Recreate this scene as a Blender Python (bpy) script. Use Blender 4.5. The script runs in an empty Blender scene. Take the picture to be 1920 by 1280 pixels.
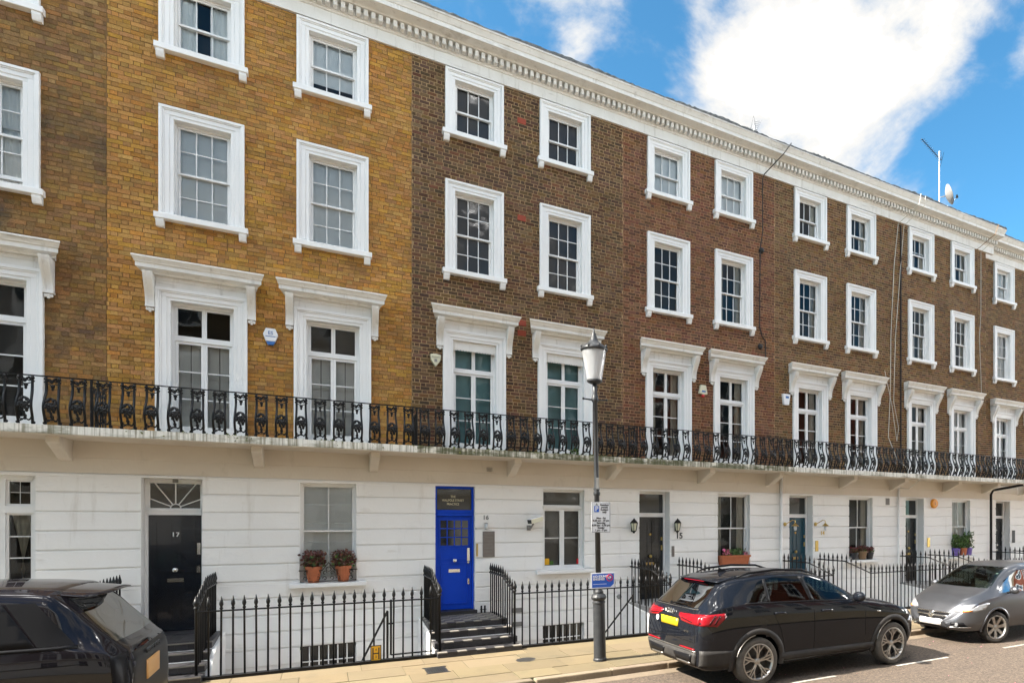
import bpy, bmesh, math, random
from mathutils import Vector, Matrix
from mathutils.bvhtree import BVHTree
R = math.radians
rnd = random.Random(7)
SC = bpy.context.scene
COL = SC.collection
# ------------------------------------------------------------------ camera
D = 13.97            # camera distance from the terrace facade (facade lies on Y = 0, street on -Y)
EYE = 2.32
cd = bpy.data.cameras.new('camera'); cam = bpy.data.objects.new('camera', cd); COL.objects.link(cam)
cam.location = (0, -D, EYE); cam.rotation_euler = (R(90), 0, -R(31.4428))
cd.sensor_width = 36; cd.lens = 36*1200.66/1920
cd.shift_x = -380/1920; cd.shift_y = 337.2/1920
cd.clip_start = .1; cd.clip_end = 3000
SC.camera = cam
SC.cycles.max_bounces = 6; SC.cycles.diffuse_bounces = 3; SC.cycles.glossy_bounces = 3; SC.cycles.transmission_bounces = 4; SC.cycles.transparent_max_bounces = 10; SC.cycles.caustics_reflective = False; SC.cycles.caustics_refractive = False
# ------------------------------------------------------------------ light
SUN_EL, SUN_ROT = 40.0, 272.8     # sun low along the street, a hair behind the facade plane
w = bpy.data.worlds.new('World'); SC.world = w; w.use_nodes = True
nt = w.node_tree; nt.nodes.clear()
def nd(t, typ, **kw):
    n = t.nodes.new(typ)
    for k, v in kw.items():
        if k.startswith('i_'):
            key = k[2:]
            n.inputs[int(key) if key.isdigit() else key.replace('_', ' ')].default_value = v
        else: setattr(n, k, v)
    return n
def ln(t, a, b, ao=0, bi=0): t.links.new(a.outputs[ao], b.inputs[bi])
def math_(t, op, a, b=None, c=None):
    n = nd(t, 'ShaderNodeMath', operation=op)
    for i, v in enumerate((a, b, c)):
        if v is None: continue
        if isinstance(v, (int, float)): n.inputs[i].default_value = v
        else: t.links.new(v, n.inputs[i])
    return n.outputs[0]
sky = nd(nt, 'ShaderNodeTexSky', sky_type='NISHITA', sun_disc=False, sun_elevation=R(SUN_EL), sun_rotation=R(SUN_ROT))
sky.air_density = 1.0; sky.dust_density = .35; sky.ozone_density = 2.2
SKY_STR = .053
skyc = nd(nt, 'ShaderNodeVectorMath', operation='MULTIPLY'); ln(nt, sky, skyc)
skyc.inputs[1].default_value = (SKY_STR*.24, SKY_STR*.485, SKY_STR*.53)
tc = nd(nt, 'ShaderNodeTexCoord')
nrm = nd(nt, 'ShaderNodeVectorMath', operation='NORMALIZE'); ln(nt, tc, nrm, 0, 0)
# two noise fields on the direction sphere: cloud body and wisps
mp = nd(nt, 'ShaderNodeMapping'); mp.inputs['Scale'].default_value = (1, 1, 1.5); ln(nt, nrm, mp)
n1 = nd(nt, 'ShaderNodeTexNoise', i_Scale=3.2, i_Detail=9.0, i_Roughness=.58, i_Distortion=.25); ln(nt, mp, n1)
n2 = nd(nt, 'ShaderNodeTexNoise', i_Scale=9.0, i_Detail=8.0, i_Roughness=.62, i_Distortion=.5); ln(nt, mp, n2)
def camdir(px, py):
    a = R(31.4428); rx, ry = math.cos(a), -math.sin(a); fx, fy = math.sin(a), math.cos(a)
    u, v = (px-1340)/1200.66, (977.2-py)/1200.66
    return Vector((fx+rx*u, fy+ry*u, v)).normalized()
blobs = None
for (px, py, rad, amp) in ((1640, 90, .11, .14), (1520, 225, .085, .18), (1760, 70, .06, .06), (1640, 270, .06, .06), (1075, 75, .028, .12), (880, 20, .06, .02), (1210, 120, .08, -.26), (1880, 330, .10, -.16), (980, 40, .05, -.24), (1260, 40, .07, -.14), (1800, 260, .05, -.08), (1890, 60, .05, -.12)):
    d = camdir(px, py)
    ds = nd(nt, 'ShaderNodeVectorMath', operation='DISTANCE'); ln(nt, nrm, ds); ds.inputs[1].default_value = d
    g = math_(nt, 'MULTIPLY', math_(nt, 'POWER', 2.718, math_(nt, 'MULTIPLY', math_(nt, 'POWER', math_(nt, 'DIVIDE', ds.outputs['Value'], rad), 2.0), -1.0)), amp)
    blobs = g if blobs is None else math_(nt, 'ADD', blobs, g)
den = math_(nt, 'ADD', math_(nt, 'ADD', math_(nt, 'ADD', math_(nt, 'MULTIPLY', n1.outputs['Fac'], 1.7), math_(nt, 'MULTIPLY', n2.outputs['Fac'], .4)), -.36), blobs)
mr = nd(nt, 'ShaderNodeMapRange', interpolation_type='SMOOTHSTEP'); nt.links.new(den, mr.inputs[0])
mr.inputs[1].default_value = .53; mr.inputs[2].default_value = .83
cfac = math_(nt, 'POWER', mr.outputs[0], 1.3)
mr2 = nd(nt, 'ShaderNodeMapRange', interpolation_type='SMOOTHSTEP'); nt.links.new(den, mr2.inputs[0])
mr2.inputs[1].default_value = .82; mr2.inputs[2].default_value = 1.18; mr2.inputs[3].default_value = .106; mr2.inputs[4].default_value = 13.5  # cloud cores set far brighter than real, adding light for the shaded facade
cl = nd(nt, 'ShaderNodeVectorMath', operation='SCALE'); cl.inputs[0].default_value = (1.0, .985, .955); nt.links.new(mr2.outputs[0], cl.inputs['Scale'])
mx = nd(nt, 'ShaderNodeMix', data_type='RGBA'); nt.links.new(cfac, mx.inputs[0]); nt.links.new(skyc.outputs[0], mx.inputs[6]); nt.links.new(cl.outputs[0], mx.inputs[7])
bg = nd(nt, 'ShaderNodeBackground'); nt.links.new(mx.outputs[2], bg.inputs[0]); bg.inputs[1].default_value = 1.0
wo = nd(nt, 'ShaderNodeOutputWorld'); ln(nt, bg, wo)
sl = bpy.data.lights.new('sun', 'SUN'); sun = bpy.data.objects.new('sun', sl); COL.objects.link(sun)
sl.energy = 2.0; sl.angle = R(.5); sl.color = (1, .93, .82)
az = R(-2.8); el = R(SUN_EL)
ldir = Vector((math.cos(el)*math.cos(az), math.cos(el)*math.sin(az), -math.sin(el)))
sun.rotation_euler = ldir.to_track_quat('-Z', 'Y').to_euler(); sun.location = (-20, 0, 30)
SC.view_settings.view_transform = 'Standard'; SC.view_settings.look = 'None'
SC.view_settings.exposure = 3.25; SC.view_settings.gamma = 1
# ------------------------------------------------------------------ materials
def pmat(name, col, rough=.6, metal=0., noise=None, bump=0., bscale=60., spec=None, coat=0., island=0., objrand=0., stain=None, vec='pos'):
    """principled; noise=(scale, amount[, col2]) large-scale tint, bump fine relief, island = per-piece value variation"""
    m = bpy.data.materials.new(name); m.use_nodes = True; t = m.node_tree
    p = t.nodes['Principled BSDF']
    p.inputs['Roughness'].default_value = rough; p.inputs['Metallic'].default_value = metal
    if spec is not None: p.inputs['Specular IOR Level'].default_value = spec
    if coat: p.inputs['Coat Weight'].default_value = coat; p.inputs['Coat Roughness'].default_value = .03
    geo = nd(t, 'ShaderNodeNewGeometry')
    if vec == 'pos': vsock = geo.outputs['Position']
    else: vsock = nd(t, 'ShaderNodeTexCoord').outputs['Object']
    rgb = nd(t, 'ShaderNodeRGB'); rgb.outputs[0].default_value = (*col, 1); cur = rgb.outputs[0]
    def mixin(fac, col2, blend='MIX'):
        nonlocal cur
        m_ = nd(t, 'ShaderNodeMix', data_type='RGBA', blend_type=blend)
        if isinstance(fac, (int, float)): m_.inputs[0].default_value = fac
        else: t.links.new(fac, m_.inputs[0])
        t.links.new(cur, m_.inputs[6])
        if isinstance(col2, tuple): m_.inputs[7].default_value = (*col2, 1)
        else: t.links.new(col2, m_.inputs[7])
        cur = m_.outputs[2]
    if noise:
        n = nd(t, 'ShaderNodeTexNoise', i_Scale=noise[0], i_Detail=6.0, i_Roughness=.6); t.links.new(vsock, n.inputs['Vector'])
        r = nd(t, 'ShaderNodeMapRange'); t.links.new(n.outputs['Fac'], r.inputs[0]); r.inputs[1].default_value = .35; r.inputs[2].default_value = .68
        c2 = noise[2] if len(noise) > 2 else tuple(c*.55 for c in col)
        mixin(math_(t, 'MULTIPLY', r.outputs[0], noise[1]), c2)
    if stain:
        # stain = list of (scale vec, lo, hi, colour, amount)
        for (sv, lo, hi, c2, am) in stain:
            mpn = nd(t, 'ShaderNodeMapping'); mpn.inputs['Scale'].default_value = sv; t.links.new(vsock, mpn.inputs[0])
            n = nd(t, 'ShaderNodeTexNoise', i_Scale=1.0, i_Detail=5.0, i_Roughness=.65); ln(t, mpn, n)
            r = nd(t, 'ShaderNodeMapRange'); t.links.new(n.outputs['Fac'], r.inputs[0]); r.inputs[1].default_value = lo; r.inputs[2].default_value = hi
            mixin(math_(t, 'MULTIPLY', r.outputs[0], am), c2)
    if island or objrand:
        a = nd(t, 'ShaderNodeObjectInfo')
        v = math_(t, 'FRACT', math_(t, 'ADD', geo.outputs['Random Per Island'], math_(t, 'MULTIPLY', a.outputs['Random'], 7.31)))
        hs = nd(t, 'ShaderNodeHueSaturation'); t.links.new(cur, hs.inputs['Color'])
        k = island or objrand
        t.links.new(math_(t, 'ADD', math_(t, 'MULTIPLY', v, 2*k), 1-k), hs.inputs['Value'])
        v2 = math_(t, 'FRACT', math_(t, 'MULTIPLY', v, 17.7))
        t.links.new(math_(t, 'ADD', math_(t, 'MULTIPLY', v2, .05*min(1, k*2)), .5-.025*min(1, k*2)), hs.inputs['Hue'])
        v3 = math_(t, 'FRACT', math_(t, 'MULTIPLY', v, 5.3))
        t.links.new(math_(t, 'ADD', math_(t, 'MULTIPLY', v3, .5*k), 1-.3*k), hs.inputs['Saturation'])
        cur = hs.outputs[0]
    t.links.new(cur, p.inputs['Base Color'])
    if bump:
        n = nd(t, 'ShaderNodeTexNoise', i_Scale=bscale, i_Detail=4.0); t.links.new(vsock, n.inputs['Vector'])
        b = nd(t, 'ShaderNodeBump', i_Strength=bump, i_Distance=.01); ln(t, n, b, 0, 'Height'); ln(t, b, p, 0, 'Normal')
    return m
def glassmat(name, tint, refl=1.0, rough=.0, wob=.0):
    m = bpy.data.materials.new(name); m.use_nodes = True; t = m.node_tree; t.nodes.clear()
    tr = nd(t, 'ShaderNodeBsdfTransparent'); tr.inputs[0].default_value = (*tint, 1)
    gl = nd(t, 'ShaderNodeBsdfGlossy'); gl.inputs['Roughness'].default_value = rough
    fr = nd(t, 'ShaderNodeFresnel', i_IOR=1.52)
    if wob:
        ge = nd(t, 'ShaderNodeNewGeometry'); oi = nd(t, 'ShaderNodeObjectInfo')
        ad = nd(t, 'ShaderNodeVectorMath', operation='ADD'); ln(t, ge, ad); cb = nd(t, 'ShaderNodeCombineXYZ')
        for i in range(3): t.links.new(math_(t, 'MULTIPLY', oi.outputs['Random'], 50), cb.inputs[i])
        ln(t, cb, ad, 0, 1)
        n = nd(t, 'ShaderNodeTexNoise', i_Scale=2.2, i_Detail=1.0); ln(t, ad, n)
        b = nd(t, 'ShaderNodeBump', i_Strength=1.0, i_Distance=wob); ln(t, n, b, 0, 'Height'); ln(t, b, gl, 0, 'Normal')
    f = math_(t, 'MINIMUM', math_(t, 'MULTIPLY', fr.outputs[0], 1.15*refl), 1.0)
    mx_ = nd(t, 'ShaderNodeMixShader'); t.links.new(f, mx_.inputs[0]); ln(t, tr, mx_, 0, 1); ln(t, gl, mx_, 0, 2)
    o = nd(t, 'ShaderNodeOutputMaterial'); ln(t, mx_, o)
    return m
M = {}
SOOT = (.05, .042, .034)
def bricks(name, col, dark, soot, isl):
    lite = tuple(min(1, c*1.45+.01) for c in col); dk = tuple(c*.45 for c in col)
    return pmat(name, col, .92, noise=(1.3, .6, dark), stain=[((42, 42, 60), .50, .66, dk, .55), ((55, 55, 75), .55, .68, lite, .5), ((.8, .8, .45), .47, .66, SOOT, soot)], bump=.8, bscale=70, island=isl)
M['brick17'] = bricks('ochre_stock_brick', (.44, .224, .048), (.30, .137, .034), .28, .22)
M['brick18'] = bricks('sooty_stock_brick', (.30, .158, .045), (.11, .066, .028), 1.0, .26)
M['brick16'] = bricks('dark_brown_brick', (.120, .060, .025), (.070, .036, .016), .26, .50)
M['brick15'] = bricks('red_brown_brick', (.150, .064, .029), (.095, .042, .020), .22, .42)
M['brick14'] = bricks('brown_brick', (.145, .075, .028), (.090, .047, .019), .26, .46)
M['mortar17'] = pmat('brown_mortar', (.20, .115, .042), .95, noise=(9, .5), bump=.4)
M['mortar16'] = pmat('buff_mortar', (.42, .285, .15), .95, noise=(2.2, .55, (.20, .13, .065)), bump=.4)
M['mortar15'] = pmat('pink_mortar', (.42, .24, .13), .95, noise=(2.2, .5, (.23, .12, .063)), bump=.4)
M['stucco'] = pmat('white_stucco', (.85, .84, .82), .75, noise=(.8, .22, (.62, .58, .52)), stain=[((5, 5, .6), .60, .8, (.42, .37, .30), .42), ((2.2, 2.2, 5), .62, .75, (.55, .52, .47), .5), ((.9, .9, 2.5), .60, .72, (.66, .66, .67), .5)], bump=.15, bscale=25)
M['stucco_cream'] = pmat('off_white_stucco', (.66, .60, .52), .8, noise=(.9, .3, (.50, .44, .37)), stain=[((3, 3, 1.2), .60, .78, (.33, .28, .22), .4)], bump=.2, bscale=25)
M['white'] = pmat('white_gloss_paint', (.80, .80, .79), .42, noise=(2.5, .10, (.62, .60, .56)), bump=.06, bscale=40)
M['white_old'] = pmat('weathered_white_paint', (.77, .76, .73), .6, noise=(3, .28, (.52, .49, .44)), stain=[((9, 9, 1.1), .56, .74, (.28, .25, .20), .42), ((1.2, 1.2, 9), .60, .72, (.25, .22, .18), .45)], bump=.12, bscale=40)
M['slabedge'] = pmat('stained_slab_edge', (.74, .72, .66), .8, stain=[((26, 3, .7), .47, .62, (.16, .14, .07), .75), ((2.2, 2.2, 6), .5, .66, (.10, .095, .04), .7)], bump=.4, bscale=40)
M['slabmoss'] = pmat('mossy_slab_edge', (.70, .67, .58), .85, stain=[((22, 3, .7), .43, .56, (.10, .09, .045), .85), ((3, 3, 8), .42, .58, (.06, .065, .02), .85)], bump=.5, bscale=40)
M['iron'] = pmat('black_iron_paint', (.005, .005, .0055), .38, noise=(14, .3, (.014, .013, .012)), bump=.2, bscale=80, spec=.28)
M['lead'] = pmat('lead_capping', (.10, .105, .11), .7, noise=(6, .6, (.045, .05, .04)), bump=.4, bscale=20)
M['glass'] = glassmat('window_glass', (.93, .96, .96), .85, .0, .004)
M['glass_teal'] = glassmat('tinted_glass', (.72, .87, .89), 1.0, .0, .004)
M['room'] = pmat('unlit_room_tone', (.06, .055, .05), .9)
M['blind_white'] = pmat('white_blind', (.85, .88, .90), .8, noise=(3, .12))
M['blind_grey'] = pmat('charcoal_blind', (.050, .050, .058), .8, noise=(3, .2))
M['blind_teal'] = pmat('teal_blind', (.30, .44, .46), .8, noise=(3, .2))
M['net'] = pmat('net_curtain', (.84, .86, .85), .85, noise=(4, .15))
M['shutter'] = pmat('grey_painted_shutter', (.62, .62, .61), .6)
M['curtain_beige'] = pmat('beige_curtain', (.44, .41, .34), .85, noise=(5, .3))
M['curtain_red'] = pmat('red_curtain', (.18, .03, .025), .85)
M['door17'] = pmat('blue_black_gloss', (.006, .010, .017), .22, coat=.4)
M['door16'] = pmat('royal_blue_gloss', (.001, .055, .52), .40, spec=.22, noise=(6, .12))
M['door15'] = pmat('black_gloss', (.007, .007, .008), .2, coat=.4)
M['door14'] = pmat('teal_gloss', (.008, .055, .085), .24, coat=.3)
M['chrome'] = pmat('polished_nickel', (.72, .71, .68), .2, 1.0)
M['brass'] = pmat('old_brass', (.55, .40, .14), .3, 1.0)
M['tile_black'] = pmat('black_tile', (.022, .021, .024), .5, noise=(8, .4, (.05, .046, .044)), island=.3)
M['tile_white'] = pmat('white_tile', (.23, .21, .18), .6, noise=(9, .3))
M['stone_grey'] = pmat('grey_stone', (.30, .29, .28), .85, noise=(5, .4), bump=.3)
M['slab'] = pmat('buff_paving', (.158, .120, .066), .88, noise=(1.6, .5, (.135, .102, .056)), stain=[((2.2, 2.2, 2.2), .52, .70, (.10, .08, .048), .55), ((30, 30, 30), .60, .7, (.075, .06, .04), .5), ((1.1, 6, 1), .58, .74, (.13, .13, .05), .4)], bump=.3, bscale=70, objrand=.13)
M['joint'] = pmat('paving_joint', (.10, .09, .055), .95, noise=(12, .6, (.07, .09, .03)))
M['kerb'] = pmat('granite_kerb', (.20, .155, .105), .85, noise=(3, .5, (.12, .092, .06)), stain=[((40, 40, 40), .55, .66, (.10, .085, .07), .6)], bump=.6, bscale=45, objrand=.15)
M['asphalt'] = pmat('worn_asphalt', (.072, .053, .039), .92, noise=(1.1, .5, (.048, .036, .027)), stain=[((20, 20, 20), .50, .58, (.15, .11, .08), .75), ((16, 16, 16), .54, .62, (.020, .016, .012), .8), ((45, 45, 45), .52, .60, (.17, .127, .093), .6), ((90, 90, 90), .5, .6, (.15, .11, .08), .5), ((.5, 3, 1), .55, .7, (.055, .044, .034), .45)], bump=.9, bscale=120)
M['paint'] = pmat('road_paint', (.40, .38, .34), .8, noise=(9, .8, (.14, .12, .10)), bump=.3)
M['terracotta'] = pmat('terracotta', (.42, .125, .05), .8, noise=(14, .35), bump=.2)
M['clay_brown'] = pmat('brown_clay', (.24, .15, .08), .8, noise=(14, .35))
M['pot_black'] = pmat('dark_pot', (.03, .03, .033), .6)
M['pot_purple'] = pmat('purple_glaze', (.15, .10, .36), .35)
M['soil'] = pmat('soil', (.03, .022, .016), .95)
M['leaf_green'] = pmat('green_leaf', (.07, .14, .03), .5, island=.5)
M['leaf_bronze'] = pmat('bronze_leaf', (.13, .045, .032), .5, island=.5)
M['leaf_pale'] = pmat('moss_green', (.13, .15, .035), .8, island=.5)
M['flower_pink'] = pmat('pink_petal', (.62, .17, .26), .6, island=.4)
M['flower_red'] = pmat('dark_red_petal', (.22, .02, .04), .6, island=.4)
M['stem'] = pmat('plant_stem', (.10, .07, .035), .8)
M['sign_white'] = pmat('sign_white', (.72, .74, .77), .45, noise=(9, .12))
M['sign_blue'] = pmat('sign_blue', (.012, .10, .50), .45)
M['sign_black'] = pmat('sign_black', (.02, .02, .025), .5)
M['sign_red'] = pmat('sign_red', (.60, .03, .04), .5)
M['sign_yellow'] = pmat('sign_yellow', (.75, .40, .015), .5)
M['alarm_cream'] = pmat('cream_plastic', (.62, .60, .44), .5, noise=(9, .2))
M['alarm_white'] = pmat('white_plastic', (.74, .75, .77), .4)
M['alarm_orange'] = pmat('orange_plastic', (.75, .28, .01), .45)
M['grey_print'] = pmat('grey_print', (.22, .22, .21), .6)
M['blue_print'] = pmat('blue_print', (.03, .13, .38), .5)
M['gold_print'] = pmat('gold_print', (.55, .50, .34), .4)
M['plaque'] = pmat('bronze_grey_plaque', (.22, .20, .185), .4, .6, noise=(9, .3))
M['airbrick'] = pmat('red_air_brick', (.30, .055, .028), .85, noise=(15, .3))
M['vent'] = pmat('grey_vent', (.22, .21, .20), .8)
M['cable_white'] = pmat('pale_cable', (.55, .52, .45), .6)
M['cable_black'] = pmat('black_cable', (.015, .015, .015), .6)
M['lampglass'] = glassmat('lantern_glass', (.90, .91, .92), 1.2, .03)
_t = M['lampglass'].node_tree; _o = [n for n in _t.nodes if n.type == 'OUTPUT_MATERIAL'][0]; _m = [n for n in _t.nodes if n.type == 'MIX_SHADER'][0]
_d = nd(_t, 'ShaderNodeBsdfTranslucent'); _d.inputs[0].default_value = (.85, .86, .88, 1); _e = nd(_t, 'ShaderNodeBsdfDiffuse'); _e.inputs[0].default_value = (.8, .81, .83, 1); _x = nd(_t, 'ShaderNodeMixShader'); ln(_t, _d, _x, 0, 1); ln(_t, _e, _x, 0, 2); _y = nd(_t, 'ShaderNodeMixShader'); _y.inputs[0].default_value = .42; ln(_t, _m, _y, 0, 1); ln(_t, _x, _y, 0, 2); ln(_t, _y, _o)
M['frost'] = pmat('frosted_glass', (.72, .73, .75), .35)
M['galv'] = pmat('galvanised', (.55, .56, .57), .35, .9)
M['roofslate'] = pmat('slate', (.06, .062, .07), .7, noise=(4, .4))
M['lamp_iron'] = pmat('grey_black_lamp_paint', (.022, .024, .027), .42, noise=(9, .4, (.05, .05, .052)), spec=.35)
M['tyre'] = pmat('tyre_rubber', (.022, .021, .02), .85, noise=(9, .5, (.07, .062, .052)), bump=.2, vec='obj')
M['tyre_dusty'] = pmat('dusty_tyre', (.05, .046, .041), .9, noise=(7, .8, (.14, .125, .105)), bump=.2, vec='obj')
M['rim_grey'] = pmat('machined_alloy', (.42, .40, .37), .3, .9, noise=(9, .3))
M['rim_dark'] = pmat('grey_alloy', (.07, .07, .07), .4, .7)
M['plastic_black'] = pmat('black_trim', (.007, .007, .008), .4, spec=.12)
M['plastic_grey'] = pmat('grey_trim', (.026, .025, .025), .6, spec=.25, noise=(5, .6, (.055, .05, .045)))
M['carglass'] = glassmat('car_glass', (.42, .52, .47), .7)
M['carglass_dark'] = glassmat('privacy_glass', (.10, .11, .11), .7)
M['carglass_green'] = glassmat('green_car_glass', (.26, .42, .34), .40)
M['seat'] = pmat('dark_seat', (.03, .028, .027), .8)
M['liner'] = pmat('grey_lining', (.20, .195, .18), .9)
M['lamp_red'] = pmat('red_lens', (.22, .005, .010), .15, coat=.2, spec=.3)
M['lamp_red_dark'] = pmat('dark_red_lens', (.03, .002, .004), .2, spec=.3)
M['lamp_clear'] = pmat('clear_lens', (.36, .37, .39), .12, .5, coat=.8)
M['lamp_amber'] = pmat('amber_lens', (.60, .20, .04), .15, coat=.8)
M['plate_yellow'] = pmat('yellow_plate', (.70, .50, .01), .4)
M['plate_white'] = pmat('white_plate', (.70, .69, .67), .4, noise=(12, .15))
M['plate_orange'] = pmat('orange_plate', (.52, .27, .08), .4)
def paint(name, col, metal, rough, dirt):
    return pmat(name, col, rough, metal, coat=.75 if metal < .5 else .6, spec=0.0 if metal < .5 else .5, noise=(1.6, dirt, tuple(min(1, c*1.4+.005) for c in col)), vec='obj')
M['paint_black'] = paint('black_car_paint', (.006, .007, .010), .0, .30, .5)
M['paint_plum'] = paint('dark_plum_car_paint', (.009, .008, .0105), .0, .28, .2)
M['paint_grey'] = paint('grey_car_paint', (.085, .088, .098), .75, .36, .15)
for k, m in M.items(): m['key'] = k
# ------------------------------------------------------------------ mesh helpers
def mesh(name, vs, fs, smooth=False):
    me = bpy.data.meshes.new(name); me.from_pydata(vs, [], fs)
    if smooth: me.polygons.foreach_set('use_smooth', [True]*len(me.polygons))
    me.update(); return me
def obj(name, me, mat=None, parent=None, loc=None, rot=None):
    if mat is not None and not me.materials: me.materials.append(M[mat] if isinstance(mat, str) else mat)
    o = bpy.data.objects.new(name, me); COL.objects.link(o)
    if parent is not None: o.parent = parent
    if loc is not None: o.location = loc
    if rot is not None: o.rotation_euler = rot
    return o
def empty(name, loc=(0, 0, 0), rot=(0, 0, 0)):
    o = bpy.data.objects.new(name, None); COL.objects.link(o); o.location = loc; o.rotation_euler = rot; o.empty_display_size = .2
    return o
def tag(o, label, cat, group=None):
    o['label'] = label; o['category'] = cat
    if group: o['group'] = group
    return o
class G:
    def __init__(s): s.v = []; s.f = []
    def add(s, vs, fs):
        b = len(s.v); s.v += [tuple(v) for v in vs]; s.f += [tuple(i+b for i in f) for f in fs]; return s
    def box(s, x0, x1, y0, y1, z0, z1):
        return s.add([(x0, y0, z0), (x1, y0, z0), (x1, y1, z0), (x0, y1, z0), (x0, y0, z1), (x1, y0, z1), (x1, y1, z1), (x0, y1, z1)],
                     [(0, 3, 2, 1), (4, 5, 6, 7), (0, 1, 5, 4), (1, 2, 6, 5), (2, 3, 7, 6), (3, 0, 4, 7)])
    def quad(s, a, b, c, d): return s.add([a, b, c, d], [(0, 1, 2, 3)])
    def prism(s, prof, x0, x1, caps=True):
        """prof: list of (y,z), extruded along x"""
        n = len(prof)
        vs = [(x0, y, z) for y, z in prof]+[(x1, y, z) for y, z in prof]
        fs = [(i, (i+1) % n, (i+1) % n+n, i+n) for i in range(n)]
        if caps: fs += [tuple(range(n-1, -1, -1)), tuple(range(n, 2*n))]
        return s.add(vs, fs)
    def xprism(s, prof, y0, y1):
        """prof: list of (x,z), extruded along y"""
        n = len(prof)
        vs = [(x, y0, z) for x, z in prof]+[(x, y1, z) for x, z in prof]
        fs = [(i, (i+1) % n, (i+1) % n+n, i+n) for i in range(n)]+[tuple(range(n-1, -1, -1)), tuple(range(n, 2*n))]
        return s.add(vs, fs)
    def tube(s, pts, r, n=6, closed=False):
        pts = [Vector(p) for p in pts]; m = len(pts); rs = r if isinstance(r, (list, tuple)) else [r]*m
        vs = []; up = Vector((0, 0, 1))
        prev = None
        for i, p in enumerate(pts):
            t = (pts[(i+1) % m]-pts[i-1]) if closed else (pts[min(i+1, m-1)]-pts[max(i-1, 0)])
            t = t.normalized() if t.length > 1e-9 else Vector((0, 0, 1))
            if prev is None:
                a = Vector((1, 0, 0)) if abs(t.x) < .9 else Vector((0, 1, 0)); u = (a-t*a.dot(t)).normalized()
            else:
                u = prev-t*prev.dot(t); u = u.normalized() if u.length > 1e-6 else Vector((1, 0, 0))
            prev = u; v = t.cross(u)
            vs += [p+(u*math.cos(2*math.pi*k/n)+v*math.sin(2*math.pi*k/n))*rs[i] for k in range(n)]
        fs = []
        for i in range(m if closed else m-1):
            j = (i+1) % m
            fs += [(i*n+k, i*n+(k+1) % n, j*n+(k+1) % n, j*n+k) for k in range(n)]
        if not closed: fs += [tuple(range(n-1, -1, -1)), tuple(range((m-1)*n, m*n))]
        return s.add(vs, fs)
    def lathe(s, prof, n=16, c=(0, 0, 0), axis='z', a0=0, a1=None):
        """prof list of (r, h)"""
        full = a1 is None; a1 = 2*math.pi if full else a1
        k = n if full else n+1; vs = []
        for r, h in prof:
            for i in range(k):
                a = a0+(a1-a0)*i/n; x, y = r*math.cos(a), r*math.sin(a)
                p = {'z': (x, y, h), 'y': (x, h, y), 'x': (h, x, y)}[axis]
                vs.append((p[0]+c[0], p[1]+c[1], p[2]+c[2]))
        fs = []
        for j in range(len(prof)-1):
            for i in range(n if full else n):
                i2 = (i+1) % k
                fs.append((j*k+i, j*k+i2, (j+1)*k+i2, (j+1)*k+i))
        if full:
            fs += [tuple(range(k-1, -1, -1)), tuple(range((len(prof)-1)*k, len(prof)*k))]
        return s.add(vs, fs)
    def ball(s, c, r, n=8, m=6, sc=(1, 1, 1)):
        prof = [(max(1e-4, r*math.sin(math.pi*j/m)), -r*math.cos(math.pi*j/m)) for j in range(m+1)]
        b = len(s.v); s.lathe(prof, n)
        for i in range(b, len(s.v)):
            v = s.v[i]; s.v[i] = (v[0]*sc[0]+c[0], v[1]*sc[1]+c[1], v[2]*sc[2]+c[2])
        return s
    def o(s, name, mat, parent=None, loc=None, smooth=False, rot=None): return obj(name, mesh(name, s.v, s.f, smooth), mat, parent, loc, rot)
    def m(s, name, smooth=False): return mesh(name, s.v, s.f, smooth)
def fixn(o):
    bm = bmesh.new(); bm.from_mesh(o.data); bmesh.ops.recalc_face_normals(bm, faces=bm.faces); bm.to_mesh(o.data); bm.free(); return o
def bevel(o, w=.01, seg=2, angle=40):
    bm = bmesh.new(); bm.from_mesh(o.data)
    es = [e for e in bm.edges if len(e.link_faces) == 2 and e.calc_face_angle(0) > R(angle)]
    bmesh.ops.bevel(bm, geom=es, offset=w, segments=seg, affect='EDGES', profile=.6); bm.to_mesh(o.data); bm.free(); return o
def text(name, s, size, mat, parent, loc, rot=(R(90), 0, 0), align='CENTER', depth=.002, spacing=1.0, line=1.0, sx=1.0, bold=0.):
    c = bpy.data.curves.new(name, 'FONT'); c.body = s; c.size = size; c.align_x = align; c.align_y = 'CENTER'; c.extrude = depth; c.space_character = spacing; c.space_line = line; c.offset = bold
    c.resolution_u = 3
    t = bpy.data.objects.new(name, c); COL.objects.link(t)
    dg = bpy.context.evaluated_depsgraph_get(); me = bpy.data.meshes.new_from_object(t.evaluated_get(dg))
    bpy.data.objects.remove(t); bpy.data.curves.remove(c)
    if sx != 1.0:
        for v in me.vertices: v.co.x *= sx
    me.materials.clear()
    return obj(name, me, mat, parent, loc, rot)
exec_later = []
# ================================================================== THE SETTING
def structure(o): o['kind'] = 'structure'; return o
g = G().quad((-400, -400, -2.6), (400, -400, -2.6), (400, 400, -2.6), (-400, 400, -2.6)); structure(g.o('ground', 'stone_grey'))
KD = 4.58            # distance of the kerb face from the facade
PD = 2.10            # railing line / back edge of the pavement
g = G().quad((-300, -11.6, -.1), (300, -11.6, -.1), (300, -KD+.05, -.1), (-300, -KD+.05, -.1)); road = structure(g.o('road', 'asphalt'))
# far pavement on the camera's side of the street
far = structure(G().box(-60, 80, -18.2, -11.6, -.3, 0).o('far_pavement', 'slab'))
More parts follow.
